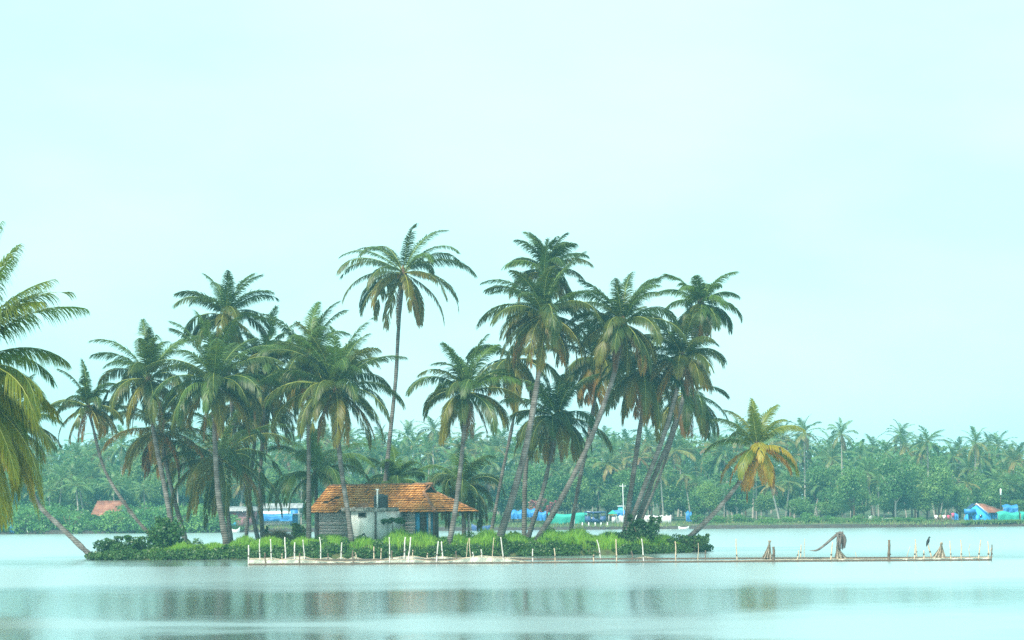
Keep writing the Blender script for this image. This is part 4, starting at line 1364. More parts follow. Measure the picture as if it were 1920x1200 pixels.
for (xt, yt, xb, row, kd) in sorted(POLES, key=lambda p: p[2]):
    A, B = (NF0, NF1) if row == 'F' else (NB0, NB1)
    g = on_line(A, B, xb)
    tp = P(xt, yt, g[1])
    bt = np.array([g[0], g[1] - 0.03, -0.5])
    r = {'white': 0.043, 'tan': 0.04, 'dark': 0.045, 'twig': 0.024}[kd] * (0.9 + 0.25 * rg.random())
    if (xt, yt) in ((1450, 1025), (1667, 1012)):
        r = 0.09
    pts = catmull([bt, bt + (tp - bt) * 0.4 + [0.03 * rg.normal(), 0, 0], bt + (tp - bt) * 0.75 + [0.03 * rg.normal(), 0, 0], tp], 12) - bt
    rad = r * np.linspace(1.1, 0.85, 12)
    rad[2::3] *= 1.15
    m_ = MB()
    m_.tube(pts, rad, 8)
    if kd != 'twig':       # a wrap of cord where the net is tied
        hgt = (0.62 if xb < 900 else 0.45)
        f = min(0.9, (hgt + 0.5) / (tp[2] + 0.5))
        c = (tp - bt) * f
        m_.tube([c - (tp - bt) / np.linalg.norm(tp - bt) * 0.05, c + (tp - bt) / np.linalg.norm(tp - bt) * 0.05], r * 1.35, 8, m=1)
    o = m_.build('net_pole', [M[{'white': 'pole_white', 'tan': 'pole_tan', 'dark': 'pole_dark', 'twig': 'pole_tan'}[kd]], M['rope']], loc=bt, smooth=True)
    cnt[kd] = cnt.get(kd, 0) + 1
    where = 'near' if row == 'F' else 'far'
    lean = 'leaning ' if abs(xt - xb) > 4 else ''
    hgt_ = 'short ' if yt > 1028 else ''
    tag(o, f'{hgt_}{lean}{KN[kd]} of the fish pen, {ORD[cnt[kd] - 1]} {kd if kd != "tan" else "bamboo"} one from the left', 'pole', 'poles of the fish pen')
    POLE_TOP[(xt, yt)] = tp


def drape(name, label, top_px, bot_px0, bot_px1, ytop, ybot, d, seed, wtop=0.08, parts=9):
    """netting bunched on a pole head and spread towards the water in folds"""
    rg_ = np.random.default_rng(seed)
    c = P(top_px, ybot, d)
    nu_, nv_ = 25, 12
    V = []
    for j in range(nv_):
        f = j / (nv_ - 1)
        y_ = ytop + (ybot - ytop) * f
        xl = top_px - 1.3 + (bot_px0 - top_px + 1.3) * f ** 1.5
        xr = top_px + 1.3 + (bot_px1 - top_px - 1.3) * f ** 1.3
        for i in range(nu_):
            u = i / (nu_ - 1)
            fold = math.sin(u * 6.28 * 3.5 + seed) * (0.04 + 0.06 * f) + 0.03 * rg_.normal()
            rag = 2.2 * rg_.random() * (f > 0.97)
            V.append(P(xl + (xr - xl) * u, y_ + rag, d + fold + 0.18 * math.cos(u * 6.28) * (1 - f)) - c)
    i, j = np.meshgrid(np.arange(nu_ - 1), np.arange(nv_ - 1), indexing='xy')
    q = np.stack([j * nu_ + i, j * nu_ + i + 1, (j + 1) * nu_ + i + 1, (j + 1) * nu_ + i], -1).reshape(-1, 4)
    m_ = MB()
    m_.add(V, q)
    for k in range(5):
        a = k * 1.25
        m_.tube([P(top_px, ytop + 3, d) - c + [0.07 * math.cos(a), 0.07 * math.sin(a), 0], P(top_px, ytop - 2.5 * rg_.random(), d) - c + [0.1 * math.cos(a), 0.1 * math.sin(a), 0]], [0.05, 0.015], 5)
    o = m_.build(name, M['rag'], loc=c)
    tag(o, label, 'netting', 'netting draped on pen poles')
    return o


db = NB0[1] + (NB1[1] - NB0[1]) * 0.8
drape('draped_netting', 'narrow wedge of bunched netting hung on a pole left of the thick dark post', 1443, 1428, 1447, 1014, 1046, on_line(NB0, NB1, 1443)[1] - 0.15, 61)
drape('draped_netting', 'netting gathered on the short stump below the curved frond stalk', 1570, 1564, 1590, 1024, 1047, on_line(NB0, NB1, 1570)[1] - 0.15, 62)
drape('draped_netting', 'cloak of netting on the pole just right of the perched bird', 1765, 1746, 1774, 1018, 1046, on_line(NB0, NB1, 1765)[1] - 0.15, 63)

# curved dry frond stalk with ragged sheath hanging from a pole head
d = on_line(NB0, NB1, 1571)[1] - 0.25
c = P(1574, 1002, d)
root = empty('dry_frond', c)
tag(root, 'curved dry palm frond stalk hooked over a pole, ragged sheath hanging at its thick end', 'dry frond')
m_ = MB()
pts = catmull([P(*p, d) for p in ((1518, 1032.5), (1532, 1031.5), (1546, 1022), (1560, 1010), (1573, 1000), (1581, 1000))], 24) - c
m_.tube(pts, np.interp(np.linspace(0, 1, 24), [0, 0.2, 0.5, 0.8, 1], [0.012, 0.075, 0.095, 0.115, 0.10]), 8)
m_.build('stalk', M['stalk'], root, smooth=True)
m_ = MB()
rg = np.random.default_rng(64)
for k in range(26):
    x0 = 1569 + 13 * rg.random()
    y1 = 1016 + 18 * rg.random() ** 0.7
    dd = d + 0.25 * rg.normal()
    x1 = x0 + 3 * rg.normal() + 1
    m_.tube(catmull([P(x0, 1000 + 3 * rg.random(), dd), P((x0 + x1) / 2 + 1.5 * rg.normal(), (1000 + y1) / 2, dd), P(x1, y1, dd)], 8) - c, np.array([0.06, 0.08, 0.09, 0.085, 0.07, 0.05, 0.03, 0.01]) * (0.6 + 0.8 * rg.random()), 5)
for k in range(8):
    m_.tube([P(1575, 1000, d) - c, P(1566 + 18 * rg.random(), 995.5 + 6 * rg.random(), d + 0.2 * rg.normal()) - c], [0.09, 0.02], 5)
m_.build('ragged_sheath', M['stalk'], root)

# bird
tp = POLE_TOP[(1740, 1020)]
bird = empty('perched_bird', tp)
tag(bird, 'small black bird perched on a leaning pole of the fish pen', 'bird')
m_ = MB()
bp_ = np.array([(-0.10, 0, -0.20), (-0.08, 0, -0.08), (-0.05, 0, 0.02), (-0.01, 0, 0.14), (0.03, 0, 0.27), (0.055, 0, 0.35), (0.07, 0, 0.40), (0.085, 0, 0.45), (0.12, 0, 0.475), (0.165, 0, 0.475), (0.23, 0, 0.46)])
m_.tube(bp_, [0.012, 0.03, 0.07, 0.105, 0.10, 0.07, 0.052, 0.06, 0.055, 0.02, 0.004], 10)
m_.build('body', M['feather'], bird, smooth=True)
for s_ in (-1, 1):
    m_ = MB()
    m_.tube([(-0.02, s_ * 0.085, 0.28), (-0.05, s_ * 0.10, 0.14), (-0.10, s_ * 0.06, -0.06), (-0.12, s_ * 0.03, -0.15)], [0.02, 0.05, 0.035, 0.006], 6)
    m_.build('wing', M['feather'], bird, smooth=True)
    m_ = MB()
    m_.tube([(0.0, s_ * 0.04, 0.08), (0.01, s_ * 0.035, 0.0)], 0.01, 5)
    m_.build('leg', M['rope'], bird)

# ================================================================== FAR SHORE BUILDINGS AND THINGS
def far_at(px, dy=4.0, z=None):
    d_ = SH + dy
    p = P(px, 985, d_)
    p[2] = 0.85 if z is None else z
    return p, PPM(d_)


def zpx(px, py, d_):
    return P(px, py, d_)[2]


def gable_house(name, label, px0, px1, y_eave, y_ridge, dy, wall_m, roof_m, rz=0.0, depth=5.0, windows=(), door=None, group=None):
    d_ = SH + dy
    a, b = P(px0, 985, d_), P(px1, 985, d_)
    W_ = b[0] - a[0]
    root = empty(name, ((a[0] + b[0]) / 2, d_, 0.7), rz)
    tag(root, label, 'house', group)
    e = zpx((px0 + px1) / 2, y_eave, d_) - 0.7
    r = zpx((px0 + px1) / 2, y_ridge, d_) - 0.7
    m_ = MB()
    h = W_ / 2 - 0.3
    m_.bx(-h, h, 0.25, depth - 0.25, -0.3, e)
    m_.add([(-h, 0.25, e), (-h, depth - 0.25, e), (-h, depth / 2, r - 0.1), (h, 0.25, e), (h, depth - 0.25, e), (h, depth / 2, r - 0.1)], None, [[0, 2, 1], [3, 4, 5]])
    wl = m_.build('wall', M[wall_m], root)
    m_ = MB()
    for sgn in (0, 1):
        y0 = -0.35 if sgn == 0 else depth + 0.35
        z0 = e - 0.15
        nn = 9
        for k in range(nn):
            f0, f1 = k / nn, (k + 1) / nn
            ya, yb_ = y0 + (depth / 2 - y0) * f0, y0 + (depth / 2 - y0) * f1
            za, zb_ = z0 + (r - z0) * f0 + 0.08, z0 + (r - z0) * f1 + 0.02
            m_.add([(-W_ / 2, ya, za), (W_ / 2, ya, za), (W_ / 2, yb_, zb_), (-W_ / 2, yb_, zb_), (-W_ / 2, ya, za - 0.1), (W_ / 2, ya, za - 0.1), (W_ / 2, yb_, zb_ - 0.1), (-W_ / 2, yb_, zb_ - 0.1)],
                   [[0, 1, 2, 3], [7, 6, 5, 4], [0, 4, 5, 1], [1, 5, 6, 2], [3, 7, 4, 0]])
    m_.tube([(-W_ / 2, depth / 2, r + 0.05), (W_ / 2, depth / 2, r + 0.05)], 0.14, 6)
    m_.build('roof', M[roof_m], root)
    for (x0, x1, z0, z1) in windows:
        m_ = MB()
        m_.bx(x0, x1, 0.19, 0.245, z0, z1)
        wn_ = m_.build('window', M['glass_dark'], root)
        m_ = MB()
        for (p0, p1, q0, q1) in ((x0 - 0.08, x1 + 0.08, z1, z1 + 0.08), (x0 - 0.08, x1 + 0.08, z0 - 0.08, z0), (x0 - 0.08, x0, z0, z1), (x1, x1 + 0.08, z0, z1)):
            m_.bx(p0, p1, 0.15, 0.243, q0, q1)
        m_.build('window_frame', M['far_white'], wn_)
    if door:
        m_ = MB()
        m_.bx(door[0], door[1], 0.18, 0.245, 0.0, 2.0)
        m_.build('door', M['wood_dark'], root)
    return root


gable_house('far_cottage', 'red tiled cottage with white walls half hidden by mangroves on the far shore', 168, 226, 966, 941, 14, 'far_white', 'far_tile', rz=-0.25, windows=((-0.3, 0.4, 0.8, 1.7), (1.1, 1.8, 0.8, 1.7)), door=(-1.5, -0.7))

# bright blue house: gable end towards the lagoon
d_ = SH + 9
c = P(1838, 985, d_)
bh = empty('blue_house', (c[0], d_, 0.75), R_(0))
tag(bh, 'bright blue gabled house with a rust red tile roof on the far right shore', 'house')
k = PPM(d_)
def lx(px):
    return (px - 1838) / k
zt = lambda py: zpx(1838, py, d_) - 0.75
m_ = MB()
zE, zRg = zt(962.5), zt(945.5)
x0, x1, xr = lx(1816), lx(1857), lx(1832.5)
m_.add([(x0, 0, -0.3), (x1, 0, -0.3), (x1, 0, zE), (xr, 0, zRg - 0.1), (x0, 0, zt(957)), (x0, 6, -0.3), (x1 + 3, 6, -0.3), (x1 + 3, 6, zE), (xr + 3, 6, zRg - 0.1), (x0 + 1, 6, zt(957))],
       [[0, 5, 9, 4], [1, 2, 7, 6], [3, 4, 9, 8], [0, 4, 3, 1]], [[1, 3, 2]])
m_.bx(lx(1857), lx(1886), 0.6, 6, -0.3, zt(960.5))
m_.build('wall', M['blue_wall'], bh)
m_ = MB()
nn = 8
for i in range(nn):
    f0, f1 = i / nn, (i + 1) / nn
    def rp_(px_a, py_a, px_b, py_b, f):
        return (lx(px_a + (px_b - px_a) * f), zt(py_a + (py_b - py_a) * f))
    a0_, za_ = rp_(1853, 961, 1831, 944, f0)
    a1_, zb_ = rp_(1853, 961, 1831, 944, f1)
    b0_, zc_ = rp_(1890, 961.5, 1850, 944.5, f0)
    b1_, zd_ = rp_(1890, 961.5, 1850, 944.5, f1)
    y0_, y1_ = -0.3 + 2.8 * f0, -0.3 + 2.8 * f1
    m_.add([(a0_, y0_, za_ + 0.07), (b0_, y0_, zc_ + 0.07), (b1_, y1_, zd_), (a1_, y1_, zb_), (a0_, y0_, za_ - 0.05), (b0_, y0_, zc_ - 0.05), (b1_, y1_, zd_ - 0.12), (a1_, y1_, zb_ - 0.12)],
           [[0, 1, 2, 3], [7, 6, 5, 4], [0, 4, 5, 1], [0, 3, 7, 4], [1, 5, 6, 2]])
m_.build('roof', M['far_tile'], bh)
m_ = MB()
m_.tube([(lx(1830.5), -0.2, zt(943.5)), (lx(1842), -0.25, zt(953.5)), (lx(1854), -0.3, zt(963.5))], 0.09, 5)
m_.build('barge_board', M['far_white'], bh)
m_ = MB()
m_.add([(lx(1830.5), -0.1, zt(944)), (lx(1820), -0.1, zt(953)), (lx(1821), 4, zt(953)), (lx(1831.5), 4, zt(944))], [[0, 1, 2, 3]])
m_.build('roof_underside', M['navy'], bh)
m_ = MB()
m_.bx(lx(1808), lx(1829), -0.55, -0.05, zt(964), zt(954))
m_.build('sign_board', M['blue_tarp'], bh)
for (a, b, y0, y1) in ((1836.5, 1842, 965, 970), (1856, 1861, 965.5, 971)):
    m_ = MB()
    m_.bx(lx(a), lx(b), -0.05 if a < 1850 else 0.55, 0.03 if a < 1850 else 0.62, zt(y1), zt(y0))
    m_.build('window', M['glass_dark'], bh)
m_ = MB()
m_.bx(lx(1817), lx(1823), -0.04, 0.03, -0.1, zt(968))
m_.build('door', M['navy'], bh)
m_ = MB()
m_.bx(lx(1829), lx(1836), -0.5, 0.0, -0.2, zt(966))
m_.build('porch_pier', M['blue_wall'], bh)


def tarp(name, label, px0, px1, y0, y1, dy, mat, seed, cat='tarpaulin', tent=False, group=None):
    """a sagging sheet with folds slung over a low frame: a front fall and a sloping top"""
    rg_ = np.random.default_rng(seed)
    d2 = SH + dy
    c_ = P((px0 + px1) / 2, y1, d2)
    nu_, nv_ = 22, 10
    V = []
    for j in range(nv_):
        f = j / (nv_ - 1)
        for i in range(nu_):
            u = i / (nu_ - 1)
            sag = 0.22 * (y1 - y0) * (0.5 + 0.5 * math.sin(u * 9 + seed)) if tent else 0.10 * (y1 - y0) * math.sin(u * 7 + seed)
            if f < 0.6:
                g = f / 0.6
                yy = y1 + (y0 + sag - y1) * g
                dep = 0.15 * math.sin(u * 17 + seed) * (1 - g) + 0.1 * rg_.normal() * (1 - g)
            else:
                g = (f - 0.6) / 0.4
                yy = y0 + sag
                dep = g * 2.2
            p = P(px0 + (px1 - px0) * u, yy, d2) - c_
            p[1] += dep
            if f >= 0.6:
                p[2] += 0.35 * math.sin(g * 2.6) * (0.6 if not tent else 1.2)
            V.append(p)
    i, j = np.meshgrid(np.arange(nu_ - 1), np.arange(nv_ - 1), indexing='xy')
    q = np.stack([j * nu_ + i, j * nu_ + i + 1, (j + 1) * nu_ + i + 1, (j + 1) * nu_ + i], -1).reshape(-1, 4)
    m_ = MB()
    m_.add(V, q)
    for u in np.linspace(0.02, 0.98, 4):
        p = P(px0 + (px1 - px0) * u, y1, d2) - c_
        t_ = P(px0 + (px1 - px0) * u, y0 + 1, d2) - c_
        m_.tube([p + [0, 0.3, -0.4], t_ + [0, 0.3, 0]], 0.05, 5, m=1)
    o = m_.build(name, [M[mat], M['pole_tan']], loc=c_, smooth=True)
    tag(o, label, cat, group)
    return o


tarp('tarpaulin_shelter', 'blue tarpaulin shelter seen right of the stout palm\'s foot on the far bank', 958, 978, 960, 973, 7, 'blue_tarp', 71, tent=True)
tarp('tarpaulin_shelter', 'peaked blue tarpaulin between the straight trunk and the slanting palm', 984, 1004, 958, 970, 8, 'blue_tarp', 72, tent=True)
tarp('tarpaulin_sheet', 'hanging blue tarpaulin sheet left of the teal netting', 1006, 1024, 962, 976, 6, 'blue_tarp', 73)
tarp('shade_netting', 'long teal shade netting beside the parked rickshaws on the far bank', 1028, 1101, 965, 982, 7, 'teal_net', 74, cat='netting')
tarp('tarpaulin_shelter', 'blue awning over the left end of the white compound wall', 1150, 1172, 960, 968, 8, 'blue_tarp', 75, tent=True)
tarp('tarpaulin_sheet', 'small blue tarpaulin in the bushes right of the white compound wall', 1286, 1297, 962, 978, 10, 'blue_tarp', 76, tent=True)
tarp('tarpaulin_shelter', 'blue tarpaulin roof behind the right end of the blue house', 1881, 1909, 950, 961, 13, 'blue_tarp', 77, tent=True)
tarp('shade_netting', 'bulging teal netting right of the blue house on the far shore', 1871, 1911, 962, 980, 5, 'teal_net', 78, cat='netting')
tarp('shade_netting', 'teal netting cut by the right edge of the photo', 1914, 1945, 963, 979, 6, 'teal_net', 79, cat='netting')
tarp('tarpaulin_sheet', 'blue sheet hanging at the waterline below the near palm fronds', 18.5, 28, 988, 1000, -0.2, 'blue_tarp', 80)
tarp('tarpaulin_shelter', 'blue tarpaulin shelter seen between the left palms and the house', 492, 548, 966, 977, 6, 'blue_tarp', 81)
tarp('tarpaulin_sheet', 'blue sheet left of the persons sitting near the blue house', 1784, 1797, 965, 975, 8, 'blue_tarp', 82)

# compound wall
m_ = MB()
d_ = SH + 7
c_ = P(1155, 984, d_)
hz = zpx(1200, 967.5, d_)
for i in range(13):
    a = P(1155 + i * 7.9, 984, d_)[0] - c_[0]
    b = P(1155 + (i + 1) * 7.9, 984, d_)[0] - c_[0]
    m_.bx(a + 0.02, b - 0.02, 0, 0.2, -0.2 - c_[2] + 0.7, hz - c_[2] + 0.06 * math.sin(i * 2.1))
    m_.bx(b - 0.1, b + 0.1, -0.05, 0.25, -0.2 - c_[2] + 0.7, hz - c_[2] + 0.14)
tag(m_.build('compound_wall', M['far_white'], loc=c_), 'long white compound wall of slabs and posts on the far bank', 'wall')
# low white wall right
m_ = MB()
d_ = SH + 12
c_ = P(1629, 980, d_)
for i, (a, b, y0) in enumerate(((1629, 1638, 967), (1642, 1684, 973))):
    a_, b_ = P(a, 984, d_)[0] - c_[0], P(b, 984, d_)[0] - c_[0]
    m_.bx(a_, b_, 0, 0.3, 0.6 - c_[2], zpx(a, y0, d_) - c_[2])
    m_.bx(a_ - 0.05, b_ + 0.05, -0.05, 0.35, zpx(a, y0, d_) - c_[2], zpx(a, y0, d_) - c_[2] + 0.08)
tag(m_.build('low_wall', M['far_white'], loc=c_), 'low pale wall under the broad trees on the right shore', 'wall')

# turquoise kiosk
d_ = SH + 10
c_ = P(1165, 984, d_)
ks = empty('kiosk', (c_[0], d_, 0.8))
tag(ks, 'turquoise kiosk with a pale flat roof behind the white compound wall', 'kiosk')
zk = zpx(1165, 950, d_) - 0.8
m_ = MB()
m_.box((0, 1, zk / 2), (1.0, 1.6, zk), taper=0.85)
m_.build('wall', M['turquoise'], ks)
m_ = MB()
m_.box((0, 1, zk + 0.08), (1.15, 1.8, 0.16))
m_.build('roof', M['far_white'], ks)
m_ = MB()
m_.bx(-0.3, 0.3, 0.15, 0.2, zk * 0.55, zk * 0.78)
m_.build('hatch', M['glass_dark'], ks)

# utility pole, street lamp, other posts
def post(name, label, pxb, pxt, yt, dy, r, mat, cat, arms=0):
    d2 = SH + dy
    b_ = P(pxb, 985, d2)
    b_[2] = 0.5
    t_ = P(pxt, yt, d2)
    root = empty(name, b_)
    tag(root, label, cat)
    m__ = MB()
    m__.tube([(0, 0, -0.3), t_ - b_], [r, r * 0.7], 8)
    m__.build('shaft', M[mat], root, smooth=True)
    if arms:
        m__ = MB()
        tt = t_ - b_
        m__.tube([tt + [-0.5, 0, -0.4], tt + [0.5, 0, -0.4]], 0.05, 5)
        for s_ in (-0.45, 0, 0.45):
            m__.tube([tt + [s_, 0, -0.4], tt + [s_, 0, -0.22]], 0.04, 6)
        m__.build('cross_arm', M['pole_grey'], root)
    return root, t_ - b_


post('utility_pole', 'tall pale utility pole beside the turquoise kiosk', 1170, 1167.5, 907, 6.5, 0.075, 'pole_grey', 'utility pole', 1)
root, tt = post('street_lamp', 'street lamp with a bright white head above the teal netting', 1877, 1876, 921, 8, 0.05, 'wood_dark', 'street lamp')
m_ = MB()
m_.box(tt + [0, -0.1, -0.1], (0.26, 0.3, 1.0), taper=0.7)
m_.build('lamp_head', M['pvc'], root)
m_ = MB()
m_.tube([tt + [0, 0, -3.4], tt + [-0.12, -0.05, -4.5]], 0.12, 6)
m_.build('white_sleeve', M['pvc'], root)
post('mooring_post', 'slim white post at the waterline left of the bowed trunk', 52, 50.5, 990, -0.2, 0.09, 'pvc', 'post')
post('net_post', 'white post standing in the teal netting', 1077, 1077, 962, 5.5, 0.11, 'pvc', 'post')
for i, px_ in enumerate((1092, 1104, 1116, 1127, 1139)):
    r_, t_ = post('bank_post', f'squat concrete post on the bank below the rickshaws, {ORD[i]} from left', px_, px_, 979.5, 2.0, 0.14, 'pole_grey', 'post')
    r_['group'] = 'squat posts on the far bank'


def rickshaw(px, dy, label, flip=1):
    """a three wheeled auto rickshaw"""
    d2 = SH + dy
    b_ = P(px, 985, d2)
    b_[2] = 0.85
    root = empty('auto_rickshaw', b_, 0)
    tag(root, label, 'auto rickshaw', 'rickshaws parked on the far bank')
    root.scale = (flip, 1, 1)
    m__ = MB()
    m__.prism([(-1.15, 0), (0.35, 0), (1.2, 0.1), (0.9, 0.95), (0.55, 0.55), (-0.2, 0.5), (-0.3, 0.95), (-1.15, 0.95)], -0.62, 0.62)
    o_ = m__.build('body', M['navy'], root, loc=(0, 0, 0.3))
    o_.rotation_euler = (R_(90), 0, 0)
    m__ = MB()
    m__.prism([(-1.2, 1.55), (0.75, 1.55), (0.95, 1.2), (1.02, 1.22), (0.85, 1.68), (-1.15, 1.72)], -0.65, 0.65)
    for (x_, x2) in ((-1.12, -1.12), (-0.25, -0.25), (0.85, 0.8)):
        for y_ in (-0.6, 0.6):
            m__.tube([(x_, 0.95, y_), (x2, 1.6, y_)], 0.035, 5)
    o_ = m__.build('hood', M['navy'], root, loc=(0, 0, 0.3))
    o_.rotation_euler = (R_(90), 0, 0)
    m__ = MB()
    m__.add([(0.9, -0.58, 1.25), (0.9, 0.58, 1.25), (0.82, 0.58, 1.85), (0.82, -0.58, 1.85)], [[0, 1, 2, 3]])
    m__.build('windscreen', M['glass_dark'], root)
    m__ = MB()
    m__.box((-0.7, 0, 0.95), (0.5, 1.0, 0.2))
    m__.box((-0.95, 0, 1.2), (0.15, 1.0, 0.6))
    m__.build('seat', M['rubber'], root)
    for (x_, y_) in ((-0.75, -0.6), (-0.75, 0.6), (0.95, 0)):
        m__ = MB()
        m__.tube([(x_, y_ - 0.07, 0.25), (x_, y_ + 0.07, 0.25)], 0.25, 14)
        m__.build('wheel', M['rubber'], root)
    m__ = MB()
    m__.blob((1.05, 0, 0.95), 0.1, seg=8, rings=6)
    m__.build('headlight', M['pvc'], root)
    return root


rickshaw(1110, 6.0, 'dark blue auto rickshaw at the right end of the teal netting')
rickshaw(1122.5, 5.5, 'dark blue auto rickshaw nearer the white compound wall', -1)
# pale sheet roof on poles over the rickshaws
d_ = SH + 6.6
c_ = P(1113, 985, d_)
c_[2] = 0.8
m_ = MB()
a, b = P(1101, 959, d_) - c_, P(1127, 963, d_) - c_
m_.add([a + [0, -1, 0], b + [0, -1, 0], b + [0, 1.2, 0.1], a + [0, 1.2, 0.1], a + [0, -1, -0.06], b + [0, -1, -0.06], b + [0, 1.2, 0.04], a + [0, 1.2, 0.04]],
       [[0, 1, 2, 3], [7, 6, 5, 4], [0, 4, 5, 1], [1, 5, 6, 2], [2, 6, 7, 3], [3, 7, 4, 0]])
for p_ in (a, b):
    for yy in (-0.9, 1.1):
        m_.tube([(p_[0] * 0.95, yy, -0.3), (p_[0] * 0.95, yy, p_[2])], 0.05, 5)
tag(m_.build('sheet_canopy', M['far_white'], loc=c_), 'thin pale sheet canopy on posts over the parked rickshaws', 'canopy')

# small stall with green top and yellow rail
d_ = SH + 6.5
c_ = P(1149, 985, d_)
st = empty('roadside_stall', (c_[0], d_, 0.8))
tag(st, 'small stall with a teal cloth top and yellow rail left of the white compound wall', 'stall')
m_ = MB()
for x_ in (-0.6, 0.6):
    for y_ in (0, 1.0):
        m_.tube([(x_, y_, -0.2), (x_, y_, 1.7)], 0.05, 5)
m_.bx(-0.15, 0.45, 0.1, 0.9, 0, 1.25)
m_.build('frame', M['far_white'], st)
m_ = MB()
m_.add([(-0.75, -0.2, 1.65), (0.75, -0.2, 1.65), (0.75, 1.2, 1.65), (-0.75, 1.2, 1.65), (0, 0.5, 2.3)], None, [[0, 1, 4], [1, 2, 4], [2, 3, 4], [3, 0, 4]])
m_.build('cloth_top', M['teal_net'], st)
m_ = MB()
m_.bx(-0.65, 0.75, -0.1, 0.0, 1.42, 1.56)
m_.build('rail', M['yellow_paint'], st)

# left building with pink wall and long white roof
d_ = SH + 7
c_ = P(450, 985, d_)
sh = empty('waterside_shed', (c_[0], d_, 0.6))
tag(sh, 'low pink walled shed with a thin white roof edge behind the left palms', 'shed')
zr_ = zpx(450, 955, d_) - 0.6
xL, xR = (424 - 450) / PPM(d_), (478 - 450) / PPM(d_)
m_ = MB()
m_.bx(xL, xR, 0, 4, -0.3, zr_ - 0.35)
m_.build('wall', M['pink_wall'], sh)
m_ = MB()
m_.add([(xL - 0.4, -0.6, zr_ - 0.2), (xR + 0.4, -0.6, zr_ - 0.2), (xR + 0.4, 4.5, zr_ + 0.5), (xL - 0.4, 4.5, zr_ + 0.5), (xL - 0.4, -0.6, zr_ - 0.36), (xR + 0.4, -0.6, zr_ - 0.36), (xR + 0.4, 4.5, zr_ + 0.34), (xL - 0.4, 4.5, zr_ + 0.34)],
       [[0, 1, 2, 3], [7, 6, 5, 4], [0, 4, 5, 1], [1, 5, 6, 2], [2, 6, 7, 3], [3, 7, 4, 0]])
m_.build('roof', M['sheet_roof'], sh)
m_ = MB()
m_.bx(-1.4, -0.7, -0.05, -0.005, zr_ - 1.3, zr_ - 0.5)
m_.build('red_panel', M['red_paint'], sh)
m_ = MB()
m_.bx(-1.7, -0.6, -0.05, -0.005, 0.1, 1.0)
m_.build('blue_panel', M['blue_paint'], sh)
m_ = MB()
m_.bx(0.5, 1.2, -0.04, -0.005, 0.0, 1.6)
m_.build('door', M['wood_dark'], sh)
# white-roofed building to its right
d_ = SH + 9
c_ = P(520, 985, d_)
sh = empty('waterside_shed', (c_[0], d_, 0.6))
tag(sh, 'long shed with a white roof and pale lilac wall above the blue tarpaulin shelter', 'shed')
xL, xR = (486 - 520) / PPM(d_), (566 - 520) / PPM(d_)
za, zb = zpx(520, 964.5, d_) - 0.6, zpx(520, 953, d_) - 0.6
m_ = MB()
m_.bx(xL + 0.4, xR - 0.6, 0.6, 4, -0.3, zb)
m_.build('wall', M['cloth_white'], sh)
m_ = MB()
m_.bx(xL - 0.2, xR, -0.4, 0.5, za - 0.05, za + 0.12)
m_.build('porch_roof', M['sheet_roof'], sh)
m_ = MB()
m_.add([(xL, 0.3, zb), (xR, 0.3, zb), (xR, 2.3, zb + 0.8), (xL, 2.3, zb + 0.8), (xL, 4.3, zb), (xR, 4.3, zb)], [[0, 1, 2, 3], [3, 2, 5, 4]])
m_.build('roof', M['sheet_roof'], sh)
m_ = MB()
m_.bx(xR - 1.9, xR - 0.7, 0.5, 0.59, 0.2, zb)
m_.build('door', M['blue_tarp'], sh)


def boat(name, label, px0, px1, dy, mat, h=0.6, prow=0.5, seat=True):
    d2 = SH + dy
    a_, b_ = P(px0, 990, d2), P(px1, 990, d2)
    Lb = b_[0] - a_[0]
    root = empty(name, ((a_[0] + b_[0]) / 2, d2, 0))
    tag(root, label, 'boat')
    ns_ = 15
    V = []
    for i in range(ns_):
        u = i / (ns_ - 1) * 2 - 1
        wd = 0.75 * (1 - abs(u) ** 2.6) + 0.03
        zt_ = h + prow * abs(u) ** 3
        zb_ = -0.12 + (prow * 0.8) * abs(u) ** 5
        x_ = u * Lb / 2
        for (yy, zz) in ((-wd, zt_), (-wd * 0.75, (zt_ + zb_) / 2 - 0.05), (-wd * 0.2, zb_), (wd * 0.2, zb_), (wd * 0.75, (zt_ + zb_) / 2 - 0.05), (wd, zt_), (wd - 0.06, zt_), (0.0, zb_ + 0.1), (-wd + 0.06, zt_)):
            V.append((x_, yy, zz))
    kk = 9
    q_ = []
    for i in range(ns_ - 1):
        for j in range(kk):
            q_.append([i * kk + j, i * kk + (j + 1) % kk, (i + 1) * kk + (j + 1) % kk, (i + 1) * kk + j])
    m__ = MB()
    m__.add(V, q_)
    m__.build('hull', M[mat], root, smooth=True)
    m__ = MB()
    for u in (-0.45, 0.05, 0.5):
        m__ = MB()
        m__.bx(u * Lb / 2 - 0.12, u * Lb / 2 + 0.12, -0.6, 0.6, h - 0.15, h - 0.1)
        m__.build('thwart', M['wood_grey'], root)
    return root


boat('moored_boat', 'dark navy boat moored behind the low palm right of the house', 884, 925, -3.0, 'navy', 0.75, 0.4)
boat('moored_boat', 'small white boat pulled up in front of the pink shed', 432, 450, -1.6, 'far_white', 0.45, 0.5)
boat('moored_boat', 'white skiff lying on the far bank right of the white compound wall', 1272, 1292, -1.4, 'far_white', 0.3, 0.2)


